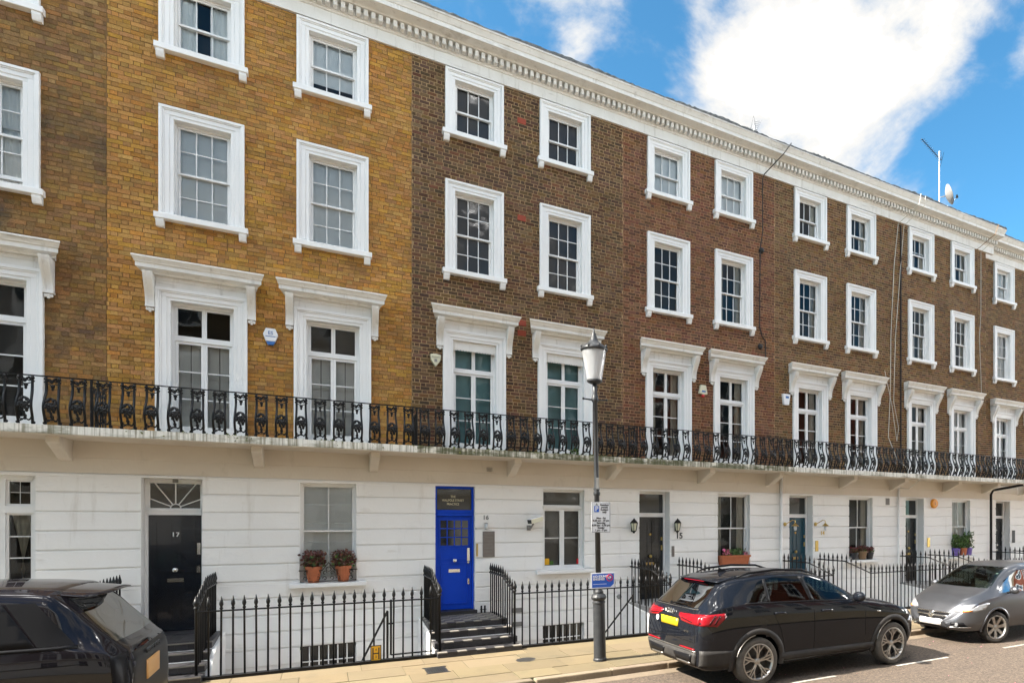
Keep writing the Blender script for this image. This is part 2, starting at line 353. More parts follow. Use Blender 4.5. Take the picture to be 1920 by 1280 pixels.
# near pavement: bed + individual flagstones, kerb of single stones
pv = structure(G().box(-30, 60, -KD+.16, -PD, -.3, -.006).o('pavement', 'joint'))
rows = [(PD+.005, 2.62), (2.62, 3.26), (3.26, 3.90), (3.90, KD-.165)]
slabm = {}
for ri, (a, b) in enumerate(rows):
    x = -9.0+ri*.37
    while x < 26:
        L = rnd.choice((.62, .76, .9, .9, 1.05)); key = (ri, L)
        if key not in slabm:
            gg = G().box(0, L-.008, -(b-.008), -a, -.10, 0)
            me = gg.m('paving_slab'); slabm[key] = me
        o = obj('paving_slab', slabm[key], 'slab', pv, (x, 0, rnd.uniform(-.0015, .0012)), (rnd.uniform(-.001, .001), rnd.uniform(-.0008, .0008), 0)); x += L
kb = structure(G().box(-30, 60, -KD+.155, -KD+.15-.12, -.3, -.03).o('kerb', 'joint'))
x = -9.; kerbm = {}
while x < 26:
    L = rnd.choice((.85, 1.0, 1.2))
    if L not in kerbm:
        o_ = G().box(0, L-.012, -KD-.005, -KD+.155, -.25, .004).o('kerbstone', 'kerb', kb); bevel(o_, .018, 2); kerbm[L] = o_.data; bpy.data.objects.remove(o_)
    obj('kerbstone', kerbm[L], 'kerb', kb, (x, rnd.uniform(-.006, .006), rnd.uniform(-.006, .004)), (0, 0, rnd.uniform(-.004, .004))); x += L
gut = structure(G().quad((-30, -KD-.28, -.096), (60, -KD-.28, -.096), (60, -KD+.0, -.096), (-30, -KD+.0, -.096)).o('gutter', 'kerb'))
bay = structure(empty('bay_marking'))
for a, b in ((-4.8, -3.6), (3.3, 4.0), (6.0, 6.85), (8.2, 9.5), (11.1, 12.3), (13.8, 15), (16.6, 17.8), (19.4, 20.6)):
    G().quad((a, -6.43, -.094), (b, -6.43, -.094), (b, -6.365, -.094), (a, -6.365, -.094)).o('marking_dash', 'paint', bay)
# basement lightwell
lw = structure(G().box(-12, 40, -PD, 0.3, -2.3, -2.05).o('lightwell_floor', 'stone_grey'))
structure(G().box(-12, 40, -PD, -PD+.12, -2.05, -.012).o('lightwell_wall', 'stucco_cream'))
# leaf litter on the road
g = G(); rl = random.Random(3)
for i in range(90):
    x, y = rl.uniform(3, 13), -rl.uniform(4.65, 8.5); a = rl.uniform(0, 6.3); s = rl.uniform(.008, .022)
    g.add([(x+s*math.cos(a), y+s*math.sin(a), -.088), (x-s*.5*math.sin(a), y+s*.5*math.cos(a), -.083), (x-s*math.cos(a), y-s*math.sin(a), -.090), (x+s*.5*math.sin(a), y-s*.5*math.cos(a), -.084)], [(0, 1, 2, 3)])
lt = g.o('litter', 'flower_pink'); lt['kind'] = 'stuff'; tag(lt, 'fallen petals and specks of litter scattered on the road', 'litter')
# ================================================================== HOUSES
ZB = 3.74            # top of balcony slab / start of brickwork
ZF = 11.575          # underside of the frieze
CW = .0715; SL = .186; HL = .092
WT = .30
HOUSES = [
 dict(n='18', L=-7.48, R=-2.988, wins=[-6.25, -4.325], brick='brick18', mortar='mortar17', off=0),
 dict(n='17', L=-2.988, R=1.499, wins=[-1.759, .164], brick='brick17', mortar='mortar17', off=0),
 dict(n='16', L=1.499, R=6.014, wins=[2.689, 4.617], brick='brick16', mortar='mortar16', off=0),
 dict(n='15', L=6.014, R=10.44, wins=[7.2085, 9.112], brick='brick15', mortar='mortar15', off=0),
 dict(n='14', L=10.44, R=15.02, wins=[11.676, 13.614], brick='brick14', mortar='mortar16', off=0),
 dict(n='13', L=15.02, R=19.50, wins=[16.21, 18.2245], brick='brick14', mortar='mortar16', off=0),
 dict(n='12', L=19.50, R=24.0, wins=[20.93, 22.9], brick='brick14', mortar='mortar16', off=.31),
]
LAB = {
 '18': 'terraced house of soot-darkened yellow brick, beyond the ochre house from the blue door',
 '17': 'terraced house of bright ochre brick above the dark door numbered 17',
 '16': 'terraced house of dark brown brick above the royal blue door numbered 16',
 '15': 'terraced house of red-brown brick above the black door numbered 15',
 '14': 'brown brick terraced house above the teal door numbered 14',
 '13': 'brown brick terraced house with round orange alarm beside its narrow black door',
 '12': 'brown brick terraced house set back where the cornice breaks, beside the downpipe'}
def wall_holes(g, x0, x1, z0, z1, holes, y=0., depth=.16):
    xs = sorted({x0, x1, *[h[0] for h in holes], *[h[1] for h in holes]}); zs = sorted({z0, z1, *[h[2] for h in holes], *[h[3] for h in holes]})
    xs = [x for x in xs if x0-1e-6 <= x <= x1+1e-6]; zs = [z for z in zs if z0-1e-6 <= z <= z1+1e-6]
    for i in range(len(xs)-1):
        for j in range(len(zs)-1):
            cx, cz = (xs[i]+xs[i+1])/2, (zs[j]+zs[j+1])/2
            if any(h[0] < cx < h[1] and h[2] < cz < h[3] for h in holes): continue
            g.quad((xs[i], y, zs[j]), (xs[i+1], y, zs[j]), (xs[i+1], y, zs[j+1]), (xs[i], y, zs[j+1]))
    for (a, b, c, d) in holes:
        g.quad((a, y, c), (a, y, d), (a, y+depth, d), (a, y+depth, c)); g.quad((b, y, c), (b, y+depth, c), (b, y+depth, d), (b, y, d))
        g.quad((a, y, d), (b, y, d), (b, y+depth, d), (a, y+depth, d)); g.quad((a, y, c), (a, y+depth, c), (b, y+depth, c), (b, y, c))
    return g
brick_mesh = {}
def bmesh_brick(kind, var):
    key = (kind, var)
    if key not in brick_mesh:
        L = (SL if kind == 'S' else HL); r = random.Random(hash(kind) % 97+var*13 if False else (11 if kind == 'S' else 29)+var*13)
        brick_mesh[key] = (L, r.random())
    return brick_mesh[key]
def brick_box(L, H, jit, r, depth=.05, proud=.006):
    j = lambda: r.uniform(-jit, jit)
    x0, x1, z0, z1 = 0+j(), L+j(), 0+j(), H+j(); p = proud+r.uniform(-.003, .003)
    e = lambda: r.uniform(-jit, jit)*.8
    return [(x0+e(), -p, z0+e()), (x1+e(), -p, z0+e()), (x1+e(), -p, z1+e()), (x0+e(), -p, z1+e()), (x0, depth*.2, z0), (x1, depth*.2, z0), (x1, depth*.2, z1), (x0, depth*.2, z1)], [(0, 1, 2, 3), (0, 4, 5, 1), (1, 5, 6, 2), (2, 6, 7, 3), (3, 7, 4, 0)]
def lay_bricks(root, h, holes, individual):
    """Flemish bond; the nearest bricks are objects of their own, the rest one joined part"""
    r = random.Random(int(h['n'])*5); yo = h['off']
    joint = .0085 if h['mortar'] == 'mortar17' else .0150; jit = .0028 if h['mortar'] == 'mortar17' else .0018
    x0h, x1h = h['L'], h['R']
    vis0 = -7.48
    x0h = max(x0h, vis0)
    z = ZB; row = 0; items = []
    while z < ZF-.01:
        H = min(CW, ZF-z)-joint
        iv = [(x0h, x1h)]
        for (a, b, c, d) in holes:
            if c < z+CW*.5 < d:
                new = []
                for (p, q) in iv:
                    if b <= p or a >= q: new.append((p, q)); continue
                    if a > p: new.append((p, a))
                    if b < q: new.append((b, q))
                iv = new
        per = SL+HL
        off = (row % 2)*per/2+r.uniform(-.012, .012)
        k0 = int((x0h-h['L'])/per)-2
        x = h['L']+off-per*2+max(0, k0)*per; kind = 0
        while x < x1h:
            L = SL if kind == 0 else HL
            L *= r.uniform(.95, 1.05)
            for (p, q) in iv:
                a, b = max(x, p), min(x+L, q)
                if b-a > .03: items.append((a+joint*.5, z, b-a-joint, H, kind))
            x += L; kind = 1-kind
        z += CW; row += 1
    cx, cz = 0, EYE
    full = []
    rest = []
    for it in items:
        (full if (individual and it[2] > .06) else rest).append(it)
    full.sort(key=lambda it: ((it[0]-cx)**2+(it[1]-cz)**2+D*D)/(it[2]*1.0))
    ind = full[:300] if individual else []; rest += full[300:] if individual else []
    if not individual: rest = items
    protos = {}
    for (x, z_, L, H, kind) in ind:
        key = (round(L*200), r.randrange(4))
        if key not in protos:
            vs, fs = brick_box(key[0]/200, CW-joint, jit, r); protos[key] = mesh('brick', vs, fs); protos[key].materials.append(M[h['brick']])
        obj('brick', protos[key], None, root, (x, yo+r.uniform(-.002, .001), z_))
    gg = G()
    for (x, z_, L, H, kind) in rest:
        vs, fs = brick_box(L, H, jit, r); gg.add([(vx+x, vy+yo, vz+z_) for vx, vy, vz in vs], fs)
    o = gg.o('brickwork', h['brick'], root); o['kind'] = 'stuff'
ZL = {'3': (10.27, 11.36), '2': (7.455, 9.09), '1': (ZB+.02, 6.05)}
WO = 1.155            # outside width of architraves
AW = .18              # architrave width
pane_cache = {}
def pane(parent, x0, x1, z0, z1, y, mat='glass'):
    key = (round(x1-x0, 3), round(z1-z0, 3), mat)
    if key not in pane_cache:
        pane_cache[key] = mesh('pane', [(0, 0, 0), (key[0], 0, 0), (key[0], 0, key[1]), (0, 0, key[1])], [(0, 1, 2, 3)]); pane_cache[key].materials.append(M[mat])
    t = rnd.uniform(-.006, .006); u = rnd.uniform(-.006, .006)
    return obj('pane', pane_cache[key], None, parent, (x0, y, z0), (t, 0, u))
def glazing(g, parent, x0, x1, z0, z1, y, cols, rows_, st=.045, bar=.018, th=.04, mat='glass', bottom=None):
    """one sash: stiles and rails, bars, one pane per light"""
    bt = bottom or st
    g.box(x0, x0+st, y, y+th, z0, z1); g.box(x1-st, x1, y, y+th, z0, z1); g.box(x0+st, x1-st, y, y+th, z1-st, z1); g.box(x0+st, x1-st, y, y+th, z0, z0+bt)
    ix0, ix1, iz0, iz1 = x0+st, x1-st, z0+bt, z1-st
    cw = (ix1-ix0)/cols; rh = (iz1-iz0)/rows_
    for c in range(1, cols): g.box(ix0+c*cw-bar/2, ix0+c*cw+bar/2, y+.005, y+th-.006, iz0, iz1)
    for r_ in range(1, rows_):
        for c in range(cols): g.box(ix0+c*cw+(bar/2 if c else 0), ix0+(c+1)*cw-(bar/2 if c < cols-1 else 0), y+.006, y+th-.007, iz0+r_*rh-bar/2, iz0+r_*rh+bar/2)
    for c in range(cols):
        for r_ in range(rows_):
            pane(parent, ix0+c*cw, ix0+(c+1)*cw, iz0+r_*rh, iz0+(r_+1)*rh, y+th*.55, mat)
def frame3(g, x0, x1, z0, z1, w_, y0, y1):
    """left, top and right members of an architrave band (outer rect given), butted"""
    g.box(x0, x1, y0, y1, z1-w_, z1); g.box(x0, x0+w_, y0, y1, z0, z1-w_); g.box(x1-w_, x1, y0, y1, z0, z1-w_)
def drape(x0, x1, z0, z1, y, amp, n, seed=0, gather=0.):
    r = random.Random(seed); gg = G(); vs = []; m = max(8, int((x1-x0)/.02)); ks = 6
    ph = r.uniform(0, 6)
    for j in range(ks+1):
        tz = j/ks
        for i in range(m+1):
            t = i/m; xx = x0+(x1-x0)*t
            xx2 = xx+gather*(1-abs(2*tz-1))*(.5-t)*.2
            vs.append((xx2, y+amp*math.sin(t*n*6.28+ph+.5*math.sin(tz*2))+amp*.4*math.sin(t*n*14.1+ph*2), z0+(z1-z0)*tz))
    fs = [(j*(m+1)+i, j*(m+1)+i+1, (j+1)*(m+1)+i+1, (j+1)*(m+1)+i) for j in range(ks) for i in range(m)]
    return gg.add(vs, fs)
def covering(parent, kind, x0, x1, z0, z1, y, seed):
    if kind == 'roman':       # pleated white blind with horizontal folds
        g = G(); n = max(2, int((z1-z0)/.33)); hgt = (z1-z0)/n
        for i in range(n):
            g.quad((x0, y, z0+i*hgt), (x1, y, z0+i*hgt), (x1, y-.018, z0+(i+1)*hgt-.012), (x0, y-.018, z0+(i+1)*hgt-.012)); g.quad((x0, y-.018, z0+(i+1)*hgt-.012), (x1, y-.018, z0+(i+1)*hgt-.012), (x1, y, z0+(i+1)*hgt), (x0, y, z0+(i+1)*hgt))
        g.o('blind', 'blind_white', parent)
    elif kind == 'net': drape(x0, x1, z0, z1, y, .012, 9, seed).o('net_curtain', 'net', parent, smooth=True)
    elif kind == 'netpair':
        w_ = (x1-x0)
        drape(x0, x0+w_*.36, z0, z1, y, .016, 4, seed).o('curtain', 'net', parent, smooth=True); drape(x1-w_*.40, x1, z0, z1, y+.01, .016, 4, seed+1).o('curtain', 'net', parent, smooth=True)
    elif kind in ('dark', 'teal', 'white', 'grey'):
        G().box(x0, x1, y, y+.01, z0, z1).o('blind', {'dark': 'blind_grey', 'teal': 'blind_teal', 'white': 'blind_white', 'grey': 'vent'}[kind], parent)
    elif kind == 'halfwhite':
        G().box(x0, x1, y, y+.01, z0+(z1-z0)*.25, z1).o('blind', 'blind_white', parent)
    elif kind == 'shutters':
        g = G(); n = 4; w_ = (x1-x0)/n
        for i in range(n):
            a, b = x0+i*w_+.006, x0+(i+1)*w_-.006; g.box(a, b, y, y+.025, z0, z1)
            m_ = 3; hh = (z1-z0)/m_
            for j in range(m_): frame3(g, a+.03, b-.03, z0+j*hh+.05, z0+(j+1)*hh-.05, .014, y-.008, y)
        g.o('shutter', 'shutter', parent)
    elif kind == 'curtains':
        w_ = (x1-x0)
        drape(x0, x0+w_*.22, z0, z1, y, .02, 3, seed).o('curtain', 'curtain_beige', parent, smooth=True); drape(x1-w_*.25, x1, z0, z1, y, .02, 3, seed+1).o('curtain', 'curtain_beige', parent, smooth=True)
def sill_part(parent, x0, x1, zt, h_, d, yo, br=True):
    g = G().prism([(yo+.02, zt), (yo-d, zt-.012), (yo-d, zt-h_), (yo-d+.015, zt-h_-.002), (yo+.02, zt-h_-.002)], x0, x1); bevel(fixn(g.o('sill', 'white', parent)), .006, 1)
    if br:
        for xa in (x0+.025, x1-.025-.105):
            z = zt-h_-.002
            fixn(G().prism([(yo+.01, z), (yo-d+.02, z), (yo-d+.02, z-.04), (yo-d+.045, z-.105), (yo-d+.06, z-.125), (yo+.01, z-.125)], xa, xa+.105).o('sill_bracket', 'white', parent))
def upper_window(root, xc, fl, cov, yo, seed, glass='glass', openlow=0.):
    oz0, oz1 = ZL[fl]; x0, x1 = xc-WO/2, xc+WO/2; a0, a1 = x0+AW, x1-AW
    g = G(); zt = oz1+AW; zb = oz0
    frame3(g, x0, x1, zb, zt, .045, yo-.078, yo+.02); frame3(g, x0+.045, x1-.045, zb, zt-.045, .022, yo-.062, yo+.02); frame3(g, x0+.067, x1-.067, zb, zt-.067, .07, yo-.048, yo+.02); frame3(g, x0+.137, x1-.137, zb, zt-.137, AW-.137+.012, yo-.036, yo+.17)
    win = g.o('window', 'white', root); bevel(win, .004, 1)
    i0, i1, j0, j1 = a0+.012, a1-.012, oz0, oz1-.012
    zm = (j0+j1)/2-.01
    g = G(); cols = 3; rw = 2 if fl == '2' else 1
    # boxes of the sash frame
    g.box(i0, i0+.03, yo+.10, yo+.21, j0, j1); g.box(i1-.03, i1, yo+.10, yo+.21, j0, j1); g.box(i0+.03, i1-.03, yo+.10, yo+.21, j1-.03, j1)
    glazing(g, win, i0+.032, i1-.032, zm-.018, j1-.032, yo+.118, cols, rw, .034, .016, .034, glass)
    glazing(g, win, i0+.032, i1-.032, j0+.004+openlow, zm+.018+openlow, yo+.158, cols, rw, .036, .016, .034, glass, bottom=.055)
    g.o('sash', 'white', win)
    covering(win, cov, i0+.03, i1-.03, j0+.01, j1-.03, yo+.215, seed)
    sill_part(win, x0-.055, x1+.055, zb+.002, .105, .135, yo)
    return win
def console(g, xc, w_, zt, zb, yo):
    """scrolled bracket under a door hood"""
    pts = []
    n = 14
    for i in range(n+1):
        t = i/n; z = zt+(zb+.10-zt)*t
        d = .205*(1-t)**1.2+.085+.022*math.sin(t*6.0+.4)
        pts.append((yo-d, z))
    prof = [(yo+.01, zt)]+pts+[(yo-.06, zb+.095), (yo+.01, zb+.095)]
    g.prism(prof, xc-w_/2, xc+w_/2)
    # raised side fillets and the dropped leaf
    pr2 = [(y-.010, z) for y, z in pts]
    g.prism([(yo-.02, zt-.02)]+pr2+[(yo-.02, zb+.10)], xc-w_/2-.006, xc-w_/2+.022); g.prism([(yo-.02, zt-.02)]+pr2+[(yo-.02, zb+.10)], xc+w_/2-.022, xc+w_/2+.006)
    g.box(xc-w_/2-.008, xc+w_/2+.008, yo-.105, yo+.01, zb+.075, zb+.098)
    for dx, dz, r_ in ((-.03, .04, .028), (.03, .04, .028), (0, .045, .03), (0, .012, .022)): g.ball((xc+dx, yo-.07, zb+dz), r_, 7, 5, (1, .8, 1))
    g.ball((xc, yo-.235, zt-.06), .035, 8, 6, (w_/.07*.9, 1, 1))
def french_window(root, xc, cov, yo, seed, glass='glass', pelmet=False):
    oz0, oz1 = ZL['1']; ow = .877; x0, x1 = xc-.62, xc+.62; a0, a1 = xc-ow/2, xc+ow/2
    g = G(); zt = 6.22
    aw = a0-x0
    frame3(g, x0, x1, oz0, zt, .05, yo-.085, yo+.02); frame3(g, x0+.05, x1-.05, oz0, zt-.05, .025, yo-.07, yo+.02); frame3(g, x0+.075, x1-.075, oz0, zt-.075, .07, yo-.055, yo+.02); frame3(g, x0+.145, x1-.145, oz0, zt-.145, aw-.145+.012, yo-.04, yo+.18)
    win = g.o('french_window', 'white', root); bevel(win, .004, 1)
    # frieze + hood
    g = G(); hw = .86
    g.box(x0, x1, yo-.05, yo+.01, zt+.001, 6.40); g.box(x0, x1, yo-.062, yo-.05, 6.335, 6.40)
    prof = [(yo+.01, 6.40), (yo-.13, 6.40), (yo-.15, 6.43), (yo-.24, 6.455), (yo-.255, 6.458), (yo-.255, 6.525), (yo-.275, 6.53), (yo-.285, 6.55), (yo-.32, 6.595), (yo-.33, 6.60), (yo-.33, 6.625), (yo-.26, 6.64), (yo+.01, 6.655)]
    # mitred returns: scale the x extent with the projection
    n = len(prof); vs = []
    for s_ in (-1, 1):
        for y, z in prof:
            e = max(0, (yo-y)-.10); vs.append((xc+s_*(x1-xc+.13+min(e, .25)*.55), y, z))
    g.add(vs, [(i, (i+1) % n, (i+1) % n+n, i+n) for i in range(n)]+[tuple(range(n-1, -1, -1)), tuple(range(n, 2*n))])
    fixn(g.o('hood', 'white_old', win))
    for s_ in (-1, 1):
        g = G(); console(g, xc+s_*(.62+.062), .105, 6.395, 5.79, yo)
        fixn(g.o('console', 'white_old', win))
    i0, i1, j0, j1 = a0+.012, a1-.012, oz0, 6.22-aw-.012
    ztr = 5.43
    g = G(); yy = yo+.13
    g.box(i0, i0+.035, yy-.02, yy+.09, j0, j1); g.box(i1-.035, i1, yy-.02, yy+.09, j0, j1); g.box(i0+.035, i1-.035, yy-.02, yy+.09, j1-.035, j1); g.box(i0+.035, i1-.035, yy-.025, yy+.09, ztr-.03, ztr+.03)
    xm = (i0+i1)/2
    glazing(g, win, i0+.037, xm-.001, ztr+.032, j1-.037, yy, 1, 1, .032, .018, .05, glass); glazing(g, win, xm+.001, i1-.037, ztr+.032, j1-.037, yy, 1, 1, .032, .018, .05, glass)
    glazing(g, win, i0+.037, xm-.001, j0+.03, ztr-.032, yy, 1, 3, .042, .018, .05, glass, bottom=.16); glazing(g, win, xm+.001, i1-.037, j0+.03, ztr-.032, yy, 1, 3, .042, .018, .05, glass, bottom=.16)
    g.box(i0, i1, yy-.03, yy+.09, j0, j0+.028)
    g.o('casement', 'white', win)
    if cov == 'shutters': covering(win, cov, i0+.03, i1-.03, j0+.02, ztr-.03, yo+.27, seed)
    elif cov: covering(win, cov, i0+.03, i1-.03, j0+.02, j1-.03, yo+.27, seed)
    if pelmet:
        g = G(); z0p, z1p = j1-.17, j1+.012
        g.box(i0-.01, i1+.01, yo+.02, yo+.05, z0p, z1p); frame3(g, i0+.03, i1-.03, z0p+.03, z1p-.03, .02, yo+.012, yo+.02)
        n = 16; w_ = (i1-i0+.02)/n
        for k in range(n): g.add([(i0-.01+k*w_, yo+.025, z0p), (i0-.01+(k+1)*w_, yo+.025, z0p), (i0-.01+(k+.75)*w_, yo+.025, z0p-.022), (i0-.01+(k+.25)*w_, yo+.025, z0p-.022)], [(0, 1, 2, 3)])
        g.o('pelmet', 'white_old', win)
    return win
def baluster_mesh():
    """cast-iron bow-fronted panel: two bellied rods, scrolled head, acanthus boss, scrolled foot"""
    g = G(); z0, z1 = ZB+.005, 4.445; H = z1-z0
    def bow(t): return -.085*math.exp(-((t-.36)/.22)**2)+.012*math.exp(-((t-.78)/.15)**2)
    hw = .072
    for s_ in (-1, 1):
        g.tube([(s_*(hw+.006*math.sin(t*6)), bow(t), z0+H*t) for t in [i/14 for i in range(15)]], .0165, 6)
        g.ball((s_*hw, 0, z1-.03), .024, 7, 5); g.ball((s_*(hw+.008), bow(.9), z1-.075), .016, 6, 4); g.ball((s_*(hw+.012), -.004, z0+.02), .022, 7, 5); g.ball((s_*(hw-.004), bow(.11), z0+.085), .020, 6, 4); g.ball((s_*(hw+.006), bow(.03), z0+.05), .014, 6, 4)
    # head: scrolls and a pendant leaf
    for s_ in (-1, 1):
        g.tube([(s_*(.036+.020*math.cos(a)), bow(.93), z1-.05+.020*math.sin(a)) for a in [k*.7 for k in range(9)]], .0085, 5)
        g.tube([(s_*hw, bow(.86), z1-.105), (s_*.045, bow(.86)-.004, z1-.10), (s_*.02, bow(.85), z1-.112), (0, bow(.84), z1-.135)], .008, 5)
    g.ball((0, bow(.92), z1-.052), .018, 6, 4); g.ball((0, bow(.82)-.006, z1-.135), .026, 7, 5, (1, .8, 1.1)); g.ball((0, bow(.78)-.006, z1-.175), .017, 6, 4, (1, .8, 1.5))
    # boss: a bunch of leaves
    r = random.Random(2); zc = z0+H*.36
    for k in range(40):
        a = r.uniform(0, 6.28); q = math.sqrt(r.random()); dx, dz = .060*q*math.cos(a), .125*q*math.sin(a)
        taper = 1-.5*max(0, -dz/.125)
        t = (zc+dz-z0)/H; g.ball((dx*taper, bow(t)-.008-.016*(1-q), zc+dz), r.uniform(.014, .022), 6, 4, (1, .8, 1.25))
    for k in range(12):
        dx = r.uniform(-.065, .065); dz = r.uniform(-.09, -.02)*(1-.5*abs(dx)/.065); g.ball((dx, bow(.9)-.004, z1+dz), r.uniform(.013, .019), 6, 4)
    for k in range(8):
        dx = r.uniform(-.075, .075); g.ball((dx, bow(.06)-.004, z0+.035+.05*(1-abs(dx)/.075)+r.uniform(-.015, .015)), r.uniform(.012, .018), 6, 4)
    for s_ in (-1, 1):
        g.tube([(0, bow(.52)-.004, z0+H*.55), (s_*.035, bow(.5), z0+H*.525), (s_*.062, bow(.46), z0+H*.47), (s_*.05, bow(.42), z0+H*.42)], .0085, 5)
    g.tube([(0, bow(.4), zc-.08), (0, bow(.14), z0+H*.14)], .014, 6); g.ball((0, bow(.15)-.005, z0+H*.165), .024, 7, 5); g.ball((0, bow(.11)-.005, z0+H*.10), .018, 6, 4)
    for s_ in (-1, 1): g.tube([(0, bow(.14), z0+H*.13), (s_*.03, bow(.12), z0+H*.075), (s_*.055, bow(.1), z0+H*.10), (s_*hw, bow(.08), z0+H*.115)], .010, 5)
    return g.m('baluster_panel', True)
BAL = baluster_mesh(); BAL.materials.append(M['iron'])
DENT = None
def cornice(root, x0, x1, yo, end_right=False):
    global DENT
    zf = ZF
    g = G()
    prof = [(yo+.02, zf), (yo-.055, zf), (yo-.055, zf+.225), (yo-.075, zf+.232), (yo-.085, zf+.262), (yo-.105, zf+.266), (yo-.105, zf+.405), (yo-.235, zf+.41), (yo-.25, zf+.432), (yo-.27, zf+.44), (yo-.47, zf+.448), (yo-.475, zf+.53), (yo-.49, zf+.535), (yo-.505, zf+.56), (yo-.545, zf+.625), (yo-.565, zf+.63), (yo-.565, zf+.668), (yo-.1, zf+.70), (yo+.02, zf+.70)]
    g.prism(prof, x0, x1)
    c = fixn(g.o('cornice', 'white_old', root))
    if DENT is None:
        gg = G().prism([(0, 0), (-.125, .0), (-.125, .125), (0, .125)], -.036, .036); d_ = gg.o('t', 'white_old'); bevel(d_, .008, 1); DENT = d_.data; DENT.name = 'dentil'; bpy.data.objects.remove(d_)
    n = int(round((x1-x0)/.126)); p = (x1-x0)/n
    for k in range(n):
        xx = x0+(k+.5)*p
        if xx < -7.5: continue
        obj('dentil', DENT, None, c, (xx, yo-.104, zf+.275))
    # lead flashing with a lumpy upper edge
    r = random.Random(int(x0*10)+500); g = G(); n = 60; vs = []
    for i in range(n+1):
        xx = x0+(x1-x0)*i/n; lump = .035+r.uniform(-.012, .02)+.02*math.sin(xx*1.7)
        vs += [(xx, yo-.572+r.uniform(-.004, .004), zf+.66), (xx, yo-.565+r.uniform(-.004, .004), zf+.675+lump), (xx, yo-.1, zf+.72+lump), (xx, yo+.3, zf+.75)]
    fs = []
    for i in range(n):
        for k in range(3): fs.append((i*4+k, i*4+4+k, i*4+5+k, i*4+1+k))
    g.add(vs, fs); fixn(g.o('lead_flashing', 'lead', c))
    return c
def corbel(root, xc, yo):
    g = G().prism([(yo+.01, 3.612), (yo-.66, 3.612), (yo-.66, 3.50), (yo-.62, 3.49), (yo-.40, 3.40), (yo-.18, 3.30), (yo-.02, 3.27), (yo+.01, 3.27)], xc-.075, xc+.075)
    return bevel(fixn(g.o('corbel', 'stucco_cream', root)), .008, 1)
def balcony(root, x0, x1, yo, mossy, n):
    g = G().prism([(yo+.02, 3.612), (yo-.87, 3.612), (yo-.87, 3.735), (yo-.83, 3.74), (yo+.02, 3.745)], x0, x1)
    b = fixn(g.o('balcony', 'slabmoss' if mossy else 'slabedge', root))
    # painted underside as its own plaster sheet
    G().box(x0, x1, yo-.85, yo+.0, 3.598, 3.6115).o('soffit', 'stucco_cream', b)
    y = yo-.80
    p = (x1-x0)/n
    for k in range(n):
        xx = x0+(k+.5)*p
        if xx < -7.5: continue
        obj('baluster_panel', BAL, None, b, (xx, y, 0), (0, 0, rnd.uniform(-.03, .03)))
    G().box(x0, x1, y-.012, y+.012, 4.445, 4.462).o('top_rail', 'iron', b)
    return b
def divider(b, x, yo, h=0):
    """side screen between two balconies"""
    g = G()
    for k in range(6): g.tube([(x, yo-.08-.13*k, ZB), (x, yo-.08-.13*k, 4.36)], .010, 5)
    g.tube([(x, yo-.0, 4.44), (x, yo-.80, 4.44)], .012, 5); g.tube([(x, yo-.0, 4.36), (x, yo-.80, 4.36)], .009, 5); g.tube([(x, yo-.80, ZB), (x, yo-.80, 4.46)], .016, 6)
    for k in range(5): g.tube([(x, yo-.10-.14*k+.03*math.cos(a), 4.30+.03*math.sin(a)) for a in [q*.9 for q in range(8)]], .007, 4, True)
    g.o('side_screen', 'iron', b)
COURSES = [3.086-.305*i for i in range(0, 11)]
def stucco_floor(root, h, holes, cream=False):
    """rusticated ground floor: backing wall with openings, each course between openings a block of its own"""
    yo = h['off']; x0, x1 = h['L'], h['R']
    wall_holes(G(), x0, x1, -2.1, 3.61, holes, yo+.0, .34).o('ground_floor_wall', 'stucco', root)
    G_ = G()
    # plain band under the balcony
    for i in range(len(COURSES)):
        zt = COURSES[i]-.012; zb = COURSES[i]-.305+.012
        if i == 0: zt = COURSES[0]-.012
        if zb < -.05: zb = max(zb, -.35)
        iv = [(x0, x1)]
        zz = sorted({zb, zt, *[c for hh in holes for c in (hh[2], hh[3]) if zb < c < zt]})
        for j in range(len(zz)-1):
            a_, b_ = zz[j], zz[j+1]
            iv = [(x0+.0, x1-.0)]
            for hh in holes:
                if hh[2] < (a_+b_)/2 < hh[3]:
                    new = []
                    for (p, q) in iv:
                        if hh[1] <= p or hh[0] >= q: new.append((p, q)); continue
                        if hh[0] > p: new.append((p, hh[0]))
                        if hh[1] < q: new.append((hh[1], q))
                    iv = new
            for (p, q) in iv:
                if q-p < .02: continue
                me = mesh('stucco_course', *(lambda g: (g.v, g.f))(G().prism([(yo+.004, a_), (yo-.018, a_), (yo-.024, a_+.006), (yo-.024, b_-.006), (yo-.018, b_), (yo+.004, b_)] if b_-a_ > .05 else [(yo+.004, a_), (yo-.024, a_), (yo-.024, b_), (yo+.004, b_)], p, q)))
                obj('stucco_course', me, 'stucco', root)
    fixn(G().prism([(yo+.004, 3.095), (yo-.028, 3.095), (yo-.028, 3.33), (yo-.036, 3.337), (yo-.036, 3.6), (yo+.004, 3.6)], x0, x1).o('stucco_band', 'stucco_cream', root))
def panel(g, x0, x1, z0, z1, y, w_=.022, d=.014):
    """raised moulding round a sunk door panel"""
    g.box(x0, x1, y-d, y, z1-w_, z1); g.box(x0, x1, y-d, y, z0, z0+w_); g.box(x0, x0+w_, y-d, y, z0+w_, z1-w_); g.box(x1-w_, x1, y-d, y, z0+w_, z1-w_)
